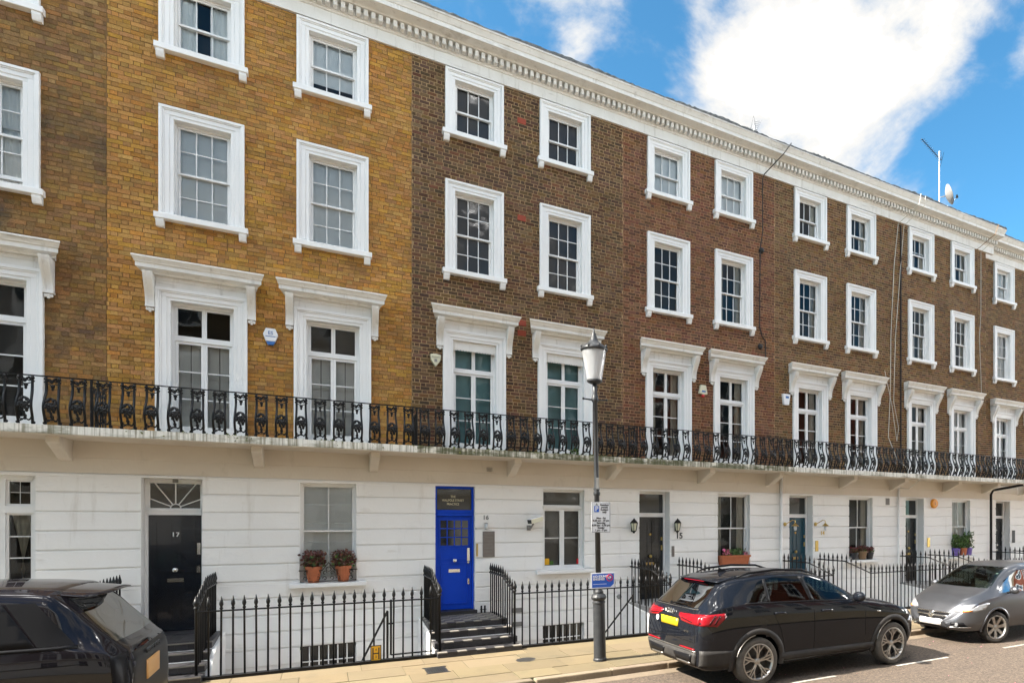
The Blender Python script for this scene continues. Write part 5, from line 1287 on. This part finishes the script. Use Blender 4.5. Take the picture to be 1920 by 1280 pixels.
    def arches(s, mat, w_, off=.008):
        for wx in s.wheels:
            for sd, view in ((-1, 'R'), (1, 'L')):
                g = G(); n = 30; vv = []
                for k in range(n+1):
                    a = math.pi*(-.06+1.12*k/n)
                    for q, (rr, oo) in enumerate(((s.wr+.050, off-.03), (s.wr+.050, off), (s.wr+.05+w_*.5, off+.004), (s.wr+.05+w_, off), (s.wr+.05+w_, off-.02))):
                        x, z = wx+rr*math.cos(a), s.wr+rr*math.sin(a); p, nn_ = s.hit(view, x, max(z, .30)); vv.append((x, p.y+sd*oo, z))
                g.add(vv, [(5*k+q, 5*k+q+1, 5*k+6+q, 5*k+5+q) for k in range(n) for q in range(4)]); fixn(g.o('wheel_arch', mat, s.root, smooth=True))
    def wheel(s, wx, sd, half, rimr, style, tyre='tyre', steer=0.):
        yc = sd*(half-.115); e = obj('wheel', mesh('wheel', *(lambda g: (g.v, g.f[:-2]))(G().lathe([(rimr-.01, -.10), (rimr+.02, -.108), (s.wr-.03, -.112), (s.wr-.006, -.09), (s.wr, -.06), (s.wr, .06), (s.wr-.006, .09), (s.wr-.03, .112), (rimr+.02, .108), (rimr-.01, .10)], 40, (0, 0, 0), 'y')), True), tyre, s.root, (wx, yc, s.wr), (0, 0, steer))
        rim = G(); ys = sd*.085
        rim.lathe([(rimr+.004, sd*.108), (rimr-.012, sd*.112), (rimr-.03, sd*.09), (rimr-.04, sd*.0), (rimr-.02, -sd*.09)], 40, (0, 0, 0), 'y')
        rim.f.pop(); rim.f.pop()
        nsp = {'five': 5, 'multi': 5, 'seven': 7}[style]
        for k in range(nsp):
            a0 = k*2*math.pi/nsp+.3
            def bar_(a1, r1, a2, r2, w1, w2, y1, y2):
                p1 = Vector((r1*math.cos(a1), 0, r1*math.sin(a1))); p2 = Vector((r2*math.cos(a2), 0, r2*math.sin(a2))); d = (p2-p1).normalized(); t = Vector((-d.z, 0, d.x))
                q = [p1+t*w1, p1-t*w1, p2-t*w2, p2+t*w2]
                rim.add([(p.x, y, p.z) for p, y in zip(q, (y1, y1, y2, y2))]+[(p.x, y-sd*.03, p.z) for p, y in zip(q, (y1, y1, y2, y2))], [(0, 1, 2, 3), (7, 6, 5, 4), (0, 4, 5, 1), (1, 5, 6, 2), (2, 6, 7, 3), (3, 7, 4, 0)])
            if style == 'multi':
                for dd in (-1, 1):
                    bar_(a0+dd*.10, .03, a0+dd*.13, rimr*.58, .013, .010, sd*.075, sd*.098); bar_(a0+dd*.13, rimr*.56, a0+dd*.07, rimr-.01, .010, .009, sd*.098, sd*.105); bar_(a0+dd*.13, rimr*.54, a0+dd*.40, rimr-.01, .010, .009, sd*.097, sd*.105)
            elif style == 'seven': bar_(a0, .03, a0, rimr-.01, .026, .034, sd*.075, sd*.10)
            else: bar_(a0, .03, a0+.1, rimr-.01, .036, .05, sd*.075, sd*.10)
        rim.lathe([(.004, sd*.09), (.035, sd*.085), (.055, sd*.07), (.055, sd*.03)], 14, (0, 0, 0), 'y')
        r_ = fixn(rim.o('rim', 'rim_grey', e)); G().lathe([(.004, sd*-.02), (rimr-.035, sd*-.02), (rimr-.035, sd*-.025), (.004, sd*-.025)], 24, (0, 0, 0), 'y').o('brake_disc', 'rim_dark', e)
    def interior(s, x0, x1, zf, half, zseat):
        g = G().box(x0, x1, -half+.12, half-.12, zf, zf+.03); g.o('cabin_floor', 'seat', s.root)
        for x in (x0+.35, x0+1.35):
            for y in (-.36, .36):
                st = G().box(x-.02, x+.12, y-.25, y+.25, zf, zseat+.28); st.box(x+.0, x+.10, y-.13, y+.13, zseat+.30, zseat+.52); o = st.o('seat', 'seat', s.root); bevel(o, .03, 2)
def rings(root, x, zc, r, n, y0, step):
    g = G()
    for k in range(n): g.tube([(x, y0+k*step+r*math.cos(t*.35), zc+r*math.sin(t*.35)) for t in range(18)], .0075, 5, True)
    return g.o('badge', 'chrome', root)
# ---- black SUV (rear towards the lamp)
T = [(0, .46, .86, .99, .72, .68, .60), (.03, .39, .92, 1.08, .80, .76, .63), (.08, .34, 1.02, 1.16, .84, .80, .645), (.18, .30, 1.11, 1.25, .866, .83, .65), (.34, .28, 1.165, 1.385, .880, .845, .65), (.48, .27, 1.185, 1.505, .886, .85, .65), (.60, .27, 1.195, 1.555, .888, .85, .655), (.95, .27, 1.195, 1.61, .89, .855, .665), (1.45, .27, 1.185, 1.64, .89, .855, .672), (1.95, .27, 1.17, 1.628, .89, .855, .668), (2.35, .27, 1.15, 1.555, .89, .855, .655), (2.7, .27, 1.13, 1.415, .89, .855, .65), (3.0, .27, 1.11, 1.265, .89, .855, .67), (3.22, .27, 1.09, 1.165, .89, .855, .70), (3.45, .27, 1.06, 1.125, .89, .855, .72), (3.8, .27, 1.005, 1.065, .888, .85, .71), (4.1, .28, .935, .99, .865, .82, .66), (4.32, .30, .84, .90, .80, .76, .57), (4.45, .35, .72, .80, .69, .66, .46), (4.52, .42, .60, .66, .52, .50, .32)]
A = Car('parked_car', 'black SUV with red tail lights and yellow plate parked beside the lamp', (4.45, -5.40, -.1), 0, T, (1.005, 3.79), .36, 'paint_black')
Q1 = [(.86, 1.235), (1.19, 1.23), (1.19, 1.545), (1.09, 1.515)]
Q2 = [(1.24, 1.23), (2.00, 1.205), (1.88, 1.572), (1.45, 1.582), (1.24, 1.556)]
Q3 = [(2.09, 1.20), (3.02, 1.162), (2.92, 1.225), (2.70, 1.345), (2.42, 1.462), (2.2, 1.525), (1.97, 1.565)]
RW = [(-.63, 1.18), (.63, 1.18), (.54, 1.495), (-.54, 1.495)]
WS = [(-.70, 1.165), (.70, 1.165), (.56, 1.53), (-.56, 1.53)]
def shrink(poly, d):
    cx, cy = sum(p[0] for p in poly)/len(poly), sum(p[1] for p in poly)/len(poly)
    out = []
    for x, y in poly:
        l = math.hypot(x-cx, y-cy); k = max(.1, 1-d/l); out.append((cx+(x-cx)*k, cy+(y-cy)*k))
    return out
def glaze(C, sides, rear, wind, gside, grear, gwind):
    for poly, gm in zip(sides, gside):
        for v in 'RL': C.cut(v, shrink(poly, .03))
        for v in 'RL': C.patch('window', v, poly, gm, .002, .05, .0)
    C.cut('B', shrink(rear, .03)); C.patch('rear_window', 'B', rear, grear, .002, .05, .0)
    C.cut('F', shrink(wind, .03)); C.patch('windscreen', 'F', wind, gwind, .002, .05, .0)
glaze(A, (Q1, Q2, Q3), RW, WS, ('carglass_dark', 'carglass_dark', 'carglass'), 'carglass_dark', 'carglass')
for v in 'RL':
    A.patch('pillar', v, [(1.19, 1.22), (1.24, 1.22), (1.24, 1.56), (1.19, 1.55)], 'plastic_black', .003, .08, .01); A.patch('pillar', v, [(2.00, 1.195), (2.09, 1.192), (1.97, 1.572), (1.88, 1.578)], 'plastic_black', .003, .08, .01)
    A.patch('window_trim', v, [(.80, 1.212), (1.9, 1.185), (3.12, 1.135), (3.12, 1.153), (1.9, 1.204), (.80, 1.232)], 'plastic_black', .004, .12, .01)
    A.patch('sill_cladding', v, [(1.44, .285), (3.36, .285), (3.36, .43), (1.44, .45)], 'plastic_grey', .012, .12, .03)
    A.patch('bumper_side', v, [(.06, .37), (.58, .33), (.56, .57), (.04, .61)], 'plastic_grey', .008, .07, .02)
    A.patch('tail_light', v, [(.04, .955), (.30, .935), (.45, 1.06), (.43, 1.115), (.04, 1.10)], 'lamp_red', .008, .05, .02)
    A.patch('tail_light_bar', v, [(.16, .965), (.19, .965), (.29, 1.09), (.26, 1.09)], 'lamp_red_dark', .010, .05, .01); A.patch('tail_light_bar', v, [(.24, .96), (.27, .96), (.36, 1.08), (.33, 1.085)], 'lamp_red_dark', .010, .05, .01)
    for x in (1.30, 2.22): A.patch('door_handle', v, [(x, 1.035-.02*(x > 2)), (x+.20, 1.03-.02*(x > 2)), (x+.20, 1.062-.02*(x > 2)), (x, 1.067-.02*(x > 2))], 'paint_black', .030, .06, .03)
    for x, zt in ((2.06, 1.18), (3.14, 1.12)): A.patch('door_gap', v, [(x, .46), (x+.010, .46), (x+.010, zt), (x, zt)], 'plastic_black', .0015, .15, 0)
    A.patch('door_gap', v, [(1.50, .46), (1.51, .46), (1.42, .80), (1.22, 1.20), (1.21, 1.20), (1.41, .80)], 'plastic_black', .0015, .15, 0)
    A.patch('bonnet_gap', v, [(3.10, 1.045), (4.2, .845), (4.2, .853), (3.10, 1.054)], 'plastic_black', .0015, .15, 0)
    A.patch('headlight', v, [(4.18, .72), (4.40, .64), (4.44, .70), (4.28, .80)], 'lamp_clear', .006, .05, .02)
    A.patch('fender_badge', v, [(3.42, .93), (3.50, .92), (3.50, .938), (3.42, .948)], 'chrome', .006, .05, .01)
A.arches('plastic_grey', .085)
A.patch('rear_bumper', 'B', [(-.72, .38), (.72, .38), (.77, .575), (-.77, .575)], 'plastic_grey', .014, .08, .03)
A.patch('bumper_insert', 'B', [(-.64, .43), (-.20, .43), (-.14, .52), (-.68, .54)], 'plastic_black', .020, .08, .02); A.patch('bumper_insert', 'B', [(.20, .43), (.64, .43), (.68, .54), (.14, .52)], 'plastic_black', .020, .08, .02)
A.patch('exhaust_trim', 'B', [(-.60, .40), (-.24, .40), (-.22, .425), (-.62, .425)], 'rim_grey', .026, .08, .02); A.patch('exhaust_trim', 'B', [(.24, .40), (.60, .40), (.62, .425), (.22, .425)], 'rim_grey', .026, .08, .02)
A.patch('bumper_line', 'B', [(-.77, .585), (.77, .585), (.77, .598), (-.77, .598)], 'rim_grey', .014, .08, .01)
for sg in (-1, 1):
    A.patch('reflector', 'B', [(sg*.32, .605), (sg*.74, .605), (sg*.74, .63), (sg*.32, .625)], 'lamp_red', .012, .08, .01)
    A.patch('tail_light', 'B', [(sg*.27, 1.045), (sg*.40, .985), (sg*.79, .955), (sg*.79, 1.10), (sg*.27, 1.09)], 'lamp_red', .010, .05, .02)
    A.patch('tail_light_bar', 'B', [(sg*.36, 1.02), (sg*.66, .985), (sg*.66, 1.0), (sg*.36, 1.035)], 'lamp_red_dark', .013, .05, .01)
A.patch('number_plate', 'B', [(-.26, .885), (.26, .885), (.26, 1.0), (-.26, 1.0)], 'plate_yellow', .014, .06, .02); A.patch('plate_recess', 'B', [(-.30, 1.003), (.30, 1.003), (.30, 1.018), (-.30, 1.018)], 'plastic_black', .012, .06, .01)
A.patch('tailgate_line', 'B', [(-.66, 1.158), (.66, 1.158), (.66, 1.167), (-.66, 1.167)], 'chrome', .004, .06, .0)
A.patch('tailgate_gap', 'B', [(-.74, .715), (.74, .715), (.74, .725), (-.74, .725)], 'plastic_black', .002, .06, 0)
for sg in (-1, 1): A.patch('tailgate_gap', 'B', [(sg*.735, .72), (sg*.745, .72), (sg*.70, 1.15), (sg*.69, 1.15)], 'plastic_black', .002, .06, 0)
p, _ = A.hit('B', 0, 1.085); rings(A.root, p.x-.012, 1.085, .036, 4, -.085, .056)
G().ball((p.x-.002, .17, 1.08), .028, 8, 6, (.2, 1, 1)).o('sticker', 'curtain_beige', A.root)
p, _ = A.hit('B', .40, .94); G().lathe([(.004, -.006), (.042, -.006), (.042, .006), (.004, .006)], 14, (p.x-.004, .40, .94), 'x').o('sticker', 'sign_white', A.root)
p, _ = A.hit('B', -.52, .85); t_ = text('badge', '40 TFSI', .04, 'chrome', A.root, (p.x-.008, -.52, .85), rot=(R(90), 0, R(-90)), depth=.003)
p, _ = A.hit('B', .0, 1.21); G().tube([(p.x-.02, .10, 1.20), (p.x-.010, -.30, 1.225)], .009, 5).ball((p.x-.015, .12, 1.195), .025).o('rear_wiper', 'plastic_black', A.root)
g = G(); vv = []; nu, nw = 20, 8
for i in range(nu+1):
    t = -1+2*i/nu; y = .60*t; xr = .40+.07*abs(t)**4; xf = .80
    for j in range(nw+1):
        q = j/nw; vv.append((xf+(xr-xf)*q, y, 1.602-.012*t*t-(.052+.012*t*t)*q**1.4))
    for j in range(nw+1):
        q = 1-j/nw; vv.append((xf+(xr-xf)*q, y*.985, 1.602-.012*t*t-(.052+.012*t*t)*q**1.4-.006-.035*math.sin(math.pi*min(1, .15+q*.85))**.8*(1-q*.4)))
K_ = 2*(nw+1); g.add(vv, [(i*K_+j, i*K_+(j+1) % K_, (i+1)*K_+(j+1) % K_, (i+1)*K_+j) for i in range(nu) for j in range(K_)]+[tuple(range(K_-1, -1, -1)), tuple(range(nu*K_, (nu+1)*K_))])
fixn(g.o('spoiler', 'paint_black', A.root, smooth=True))
G().box(.415, .44, -.30, .30, 1.522, 1.538).o('brake_light', 'lamp_red', A.root)
for sd in (-1, 1):
    G().tube([(.80, sd*.60, 1.59), (1.0, sd*.62, 1.645), (1.5, sd*.635, 1.68), (2.0, sd*.625, 1.66), (2.35, sd*.60, 1.56)], [.012, .018, .02, .018, .012], 7).o('roof_rail', 'plastic_black', A.root, smooth=True)
    m_ = G().ball((2.90, sd*1.0, 1.215), .115, 14, 10, (.75, 1.05, .72)).o('door_mirror', 'paint_black', A.root, smooth=True); G().tube([(2.94, sd*.84, 1.13), (2.91, sd*.95, 1.16)], .03, 6).o('mirror_stalk', 'plastic_black', A.root)
fixn(G().add([(1.02, -.02, 1.635), (1.02, .02, 1.635), (.86, 0, 1.70), (.84, 0, 1.61)], [(0, 1, 2), (0, 2, 3), (1, 3, 2)]).o('roof_fin', 'plastic_black', A.root))
for x in A.wheels:
    for sd in (-1, 1): A.wheel(x, sd, .895, .268, 'multi', 'tyre_dusty')
A.interior(.5, 3.1, .45, .85, 1.0); A.finish()
for wx in A.wheels: G().tube([(wx+.408*math.cos(t), -.905, .36+.408*math.sin(t)) for t in [R(100)+k*.11 for k in range(11)]], .006, 5).o('modelled_arch_glint', 'rim_grey', A.root)  # glint on the near wheel arches modelled as a pale metal strip
# ---- plum off-roader at the kerb before door 17, facing away up the street
T = [(0, .50, .95, 1.13, .80, .78, .70), (.03, .44, 1.02, 1.22, .87, .84, .72), (.08, .40, 1.14, 1.27, .915, .89, .73), (.16, .38, 1.24, 1.36, .945, .92, .735), (.3, .36, 1.27, 1.52, .962, .93, .74), (.45, .35, 1.28, 1.70, .970, .93, .745), (.58, .35, 1.285, 1.80, .973, .93, .75), (1.0, .35, 1.285, 1.835, .975, .93, .76), (2.0, .35, 1.28, 1.855, .975, .93, .765), (2.8, .35, 1.27, 1.84, .975, .93, .76), (3.2, .35, 1.26, 1.70, .975, .93, .75), (3.6, .35, 1.24, 1.40, .975, .93, .78), (3.8, .35, 1.22, 1.30, .97, .93, .82), (4.5, .36, 1.12, 1.24, .95, .91, .80), (4.85, .42, .95, 1.05, .85, .83, .7), (5.0, .5, .8, .86, .7, .68, .5)]
B = Car('parked_car', 'dark plum off-roader with orange plate parked before door 17', (-1.50, -5.33, -.1), math.pi, T, (1.05, 3.95), .39, 'paint_plum')
D1 = [(1.05, 1.345), (1.75, 1.345), (1.75, 1.70), (1.36, 1.70), (1.27, 1.66)]; D2 = [(1.83, 1.345), (2.70, 1.345), (2.70, 1.71), (1.83, 1.705)]; D3 = [(2.78, 1.345), (3.45, 1.345), (3.15, 1.66), (2.78, 1.70)]
glaze(B, (D1, D2, D3), [(-.70, 1.315), (.70, 1.315), (.60, 1.735), (-.60, 1.735)], [(-.78, 1.36), (.78, 1.36), (.64, 1.78), (-.64, 1.78)], ('carglass_green',)*3, 'carglass_green', 'carglass')
for v in 'RL':
    B.patch('pillar', v, [(.60, 1.335), (1.04, 1.335), (1.265, 1.675), (1.35, 1.71), (.84, 1.71)], 'plastic_black', .003, .07, .01); B.patch('window_trim', v, [(.34, 1.305), (3.5, 1.305), (3.5, 1.335), (.34, 1.335)], 'plastic_black', .004, .12, .01)
    B.patch('quarter_panel', v, [(.36, 1.34), (.59, 1.34), (.82, 1.71), (.64, 1.71)], 'plastic_black', .002, .06, .0)
    B.patch('tail_light', v, [(.02, .90), (.10, .88), (.13, 1.20), (.05, 1.22)], 'plastic_black', .008, .05, .02)
    B.patch('swage_line', v, [(.28, 1.165), (3.8, 1.165), (3.8, 1.172), (.28, 1.172)], 'plastic_black', .001, .12, 0)
B.arches('paint_plum', .05)
for q in (B.patch('fuel_flap', 'L', [(1.02, .98), (1.05, .89), (1.12, .86), (1.24, .86), (1.30, .92), (1.30, 1.05), (1.24, 1.10), (1.08, 1.10)], 'paint_plum', .004, .06, .01), B.patch('fuel_flap_gap', 'L', [(1.012, .98), (1.044, .882), (1.117, .852), (1.243, .852), (1.308, .917), (1.308, 1.053), (1.243, 1.108), (1.077, 1.108)], 'plastic_black', .001, .06, 0)): pass
B.patch('tailgate_panel', 'B', [(-.82, .60), (.82, .60), (.80, 1.20), (-.80, 1.20)], 'plastic_black', .004, .08, .01)
B.patch('number_plate', 'B', [(-.27, .86), (.27, .86), (.27, 1.05), (-.27, 1.05)], 'plate_orange', .014, .06, .02)
p, _ = B.hit('B', 0, 1.14)
text('tailgate_lettering', 'RANGE ROVER', .075, 'rim_dark', B.root, (p.x-.012, 0, 1.145), rot=(R(90), 0, R(-90)), depth=.004, spacing=1.25)
g = G(); vv = []; nu, nw = 24, 10
for i in range(nu+1):
    t = -1+2*i/nu; y = .67*math.copysign(abs(t)**.9, t); xr = .22+.16*abs(t)**4; xf = .86
    zf, zr_ = 1.826-.02*t*t, 1.760-.030*t*t
    for j in range(nw+1):
        q = j/nw; vv.append((xf+(xr-xf)*q, y*(1-.06*q), zf+(zr_-zf)*q**1.3))
    for j in range(nw+1):
        q = 1-j/nw; vv.append((xf+(xr-xf)*q, y*(1-.06*q)*.985, zf+(zr_-zf)*q**1.3-.008-.045*math.sin(math.pi*min(1, .15+q*.85))**.8*(1-q*.55)))
K_ = 2*(nw+1)
g.add(vv, [(i*K_+j, i*K_+(j+1) % K_, (i+1)*K_+(j+1) % K_, (i+1)*K_+j) for i in range(nu) for j in range(K_)]+[tuple(range(K_-1, -1, -1)), tuple(range(nu*K_, (nu+1)*K_))])
fixn(g.o('spoiler', 'paint_plum', B.root, smooth=True))
fixn(G().add([(1.55, -.05, 1.85), (1.55, .05, 1.85), (1.12, .04, 1.85), (1.12, -.04, 1.85), (1.50, -.03, 1.90), (1.50, .03, 1.90), (1.14, .025, 1.955), (1.14, -.025, 1.955)], [(4, 5, 6, 7), (0, 1, 5, 4), (1, 2, 6, 5), (2, 3, 7, 6), (3, 0, 4, 7)]).o('roof_fin', 'plastic_black', B.root))
for x in B.wheels:
    for sd in (-1, 1): B.wheel(x, sd, .97, .29, 'five')
B.interior(.6, 3.3, .55, .93, 1.1)
fixn(G().box(.52, .56, -.70, .70, .6, 1.30).o('parcel_shelf', 'seat', B.root)); G().box(1.40, 1.55, .45, .80, 1.35, 1.62).o('sun_blind', 'sign_white', B.root)
B.finish()
# ---- grey hatchback facing the SUV
T = [(0, .45, .80, .90, .62, .60, .5), (.06, .34, .88, 1.10, .74, .70, .56), (.25, .28, .95, 1.33, .82, .77, .57), (.5, .26, .98, 1.46, .85, .80, .575), (1.2, .25, .97, 1.535, .865, .81, .59), (1.9, .25, .95, 1.54, .868, .81, .595), (2.3, .25, .935, 1.48, .868, .81, .585), (2.65, .25, .925, 1.345, .866, .81, .60), (2.95, .25, .915, 1.185, .862, .81, .64), (3.15, .25, .90, 1.075, .855, .80, .68), (3.35, .25, .87, 1.005, .84, .79, .68), (3.6, .25, .80, .92, .80, .75, .62), (3.8, .26, .69, .80, .72, .68, .52), (3.92, .28, .58, .66, .61, .58, .42), (3.99, .30, .50, .55, .50, .48, .34), (4.04, .36, .44, .47, .36, .34, .22)]
C = Car('parked_car', 'grey hatchback facing the black SUV, white front plate', (14.55, -5.17, -.1), math.pi, T, (.62, 3.08), .315, 'paint_grey')
glaze(C, ([(.75, 1.02), (1.55, 1.0), (1.55, 1.42), (.95, 1.38)], [(1.62, 1.0), (2.95, .985), (2.80, 1.10), (2.45, 1.29), (2.15, 1.40), (1.62, 1.425)]), [(-.55, 1.0), (.55, 1.0), (.45, 1.35), (-.45, 1.35)], [(-.68, 1.075), (.68, 1.075), (.52, 1.47), (-.52, 1.47)], ('carglass', 'carglass'), 'carglass_dark', 'carglass')
for v in 'RL':
    C.patch('pillar', v, [(1.55, .99), (1.62, .99), (1.62, 1.44), (1.55, 1.435)], 'plastic_black', .003, .08, .01)
    C.patch('headlight', v, [(3.44, .70), (3.70, .645), (3.76, .68), (3.60, .775), (3.36, .82), (3.32, .80)], 'lamp_clear', .008, .05, .02)
    for x in (1.58, 2.98): C.patch('door_gap', v, [(x, .40), (x+.006, .40), (x+.006, 1.0), (x, 1.0)], 'plastic_black', .001, .15, 0)
    C.patch('door_handle', v, [(1.72, .845), (1.92, .845), (1.92, .875), (1.72, .875)], 'paint_grey', .028, .06, .03)
C.arches('paint_grey', .04)
for sg in (-1, 1):
    C.patch('headlight', 'F', [(sg*.42, .655), (sg*.52, .63), (sg*.74, .665), (sg*.78, .80), (sg*.62, .775), (sg*.48, .715)], 'lamp_clear', .008, .05, .02); C.patch('indicator', 'F', [(sg*.60, .638), (sg*.75, .655), (sg*.755, .685), (sg*.64, .672)], 'lamp_amber', .014, .05, .01)
    C.patch('fog_recess', 'F', [(sg*.44, .365), (sg*.70, .36), (sg*.66, .45), (sg*.46, .44)], 'plastic_black', .006, .05, .01)
    p, n_ = C.hit('F', sg*.56, .405); G().lathe([(.004, .02), (.038, .018), (.04, .0), (.004, -.02)], 14, (p.x, p.y, p.z), 'x').o('fog_light', 'lamp_clear', C.root)
    C.patch('bumper_blade', 'F', [(sg*.40, .335), (sg*.72, .345), (sg*.72, .36), (sg*.40, .35)], 'chrome', .014, .05, .01)
C.patch('grille', 'F', [(-.40, .60), (-.30, .475), (.30, .475), (.40, .60)], 'plastic_black', .008, .05, .01); C.patch('grille_bar', 'F', [(-.39, .555), (-.36, .53), (.36, .53), (.39, .555)], 'chrome', .020, .05, .02); C.patch('grille_edge', 'F', [(-.43, .615), (-.40, .598), (.40, .598), (.43, .615)], 'chrome', .016, .05, .02)
p, _ = C.hit('F', 0, .545); fixn(G().lathe([(.004, .035), (.055, .032), (.062, .02), (.062, -.02)], 20, (p.x, 0, .548), 'x').o('badge', 'chrome', C.root)); G().tube([(p.x+.038, -.035, .565), (p.x+.04, .0, .57), (p.x+.04, .02, .548), (p.x+.04, -.02, .535), (p.x+.038, .03, .525)], .009, 5).o('badge_emblem', 'rim_dark', C.root)
C.patch('lower_grille', 'F', [(-.36, .30), (.36, .30), (.40, .35), (-.40, .35)], 'plastic_black', .008, .05, .01)
C.patch('number_plate', 'F', [(-.26, .36), (.26, .36), (.26, .475), (-.26, .475)], 'plate_white', .022, .06, .03)
for sd in (-1, 1):
    G().ball((2.72, sd*.98, 1.045), .10, 14, 10, (.7, 1.05, .75)).o('door_mirror', 'paint_grey', C.root, smooth=True); G().tube([(2.74, sd*.83, .98), (2.72, sd*.94, 1.01)], .025, 6).o('mirror_stalk', 'plastic_black', C.root)
    for y0 in (.10,): G().tube([(3.10, sd*.55, 1.105), (3.02, sd*.05, 1.145)], .008, 5).o('wiper', 'plastic_black', C.root)
for x in C.wheels:
    for sd in (-1, 1): C.wheel(x, sd, .862, .235, 'five' if False else 'seven', 'tyre', R(-14) if x > 2 else 0)
C.interior(.5, 2.9, .40, .83, .85); G().box(2.55, 2.95, -.70, .70, .75, .98).o('dashboard', 'seat', C.root); G().box(2.20, 2.22, -.02, .40, 1.30, 1.42).o('sun_visor', 'sign_white', C.root)
C.finish()
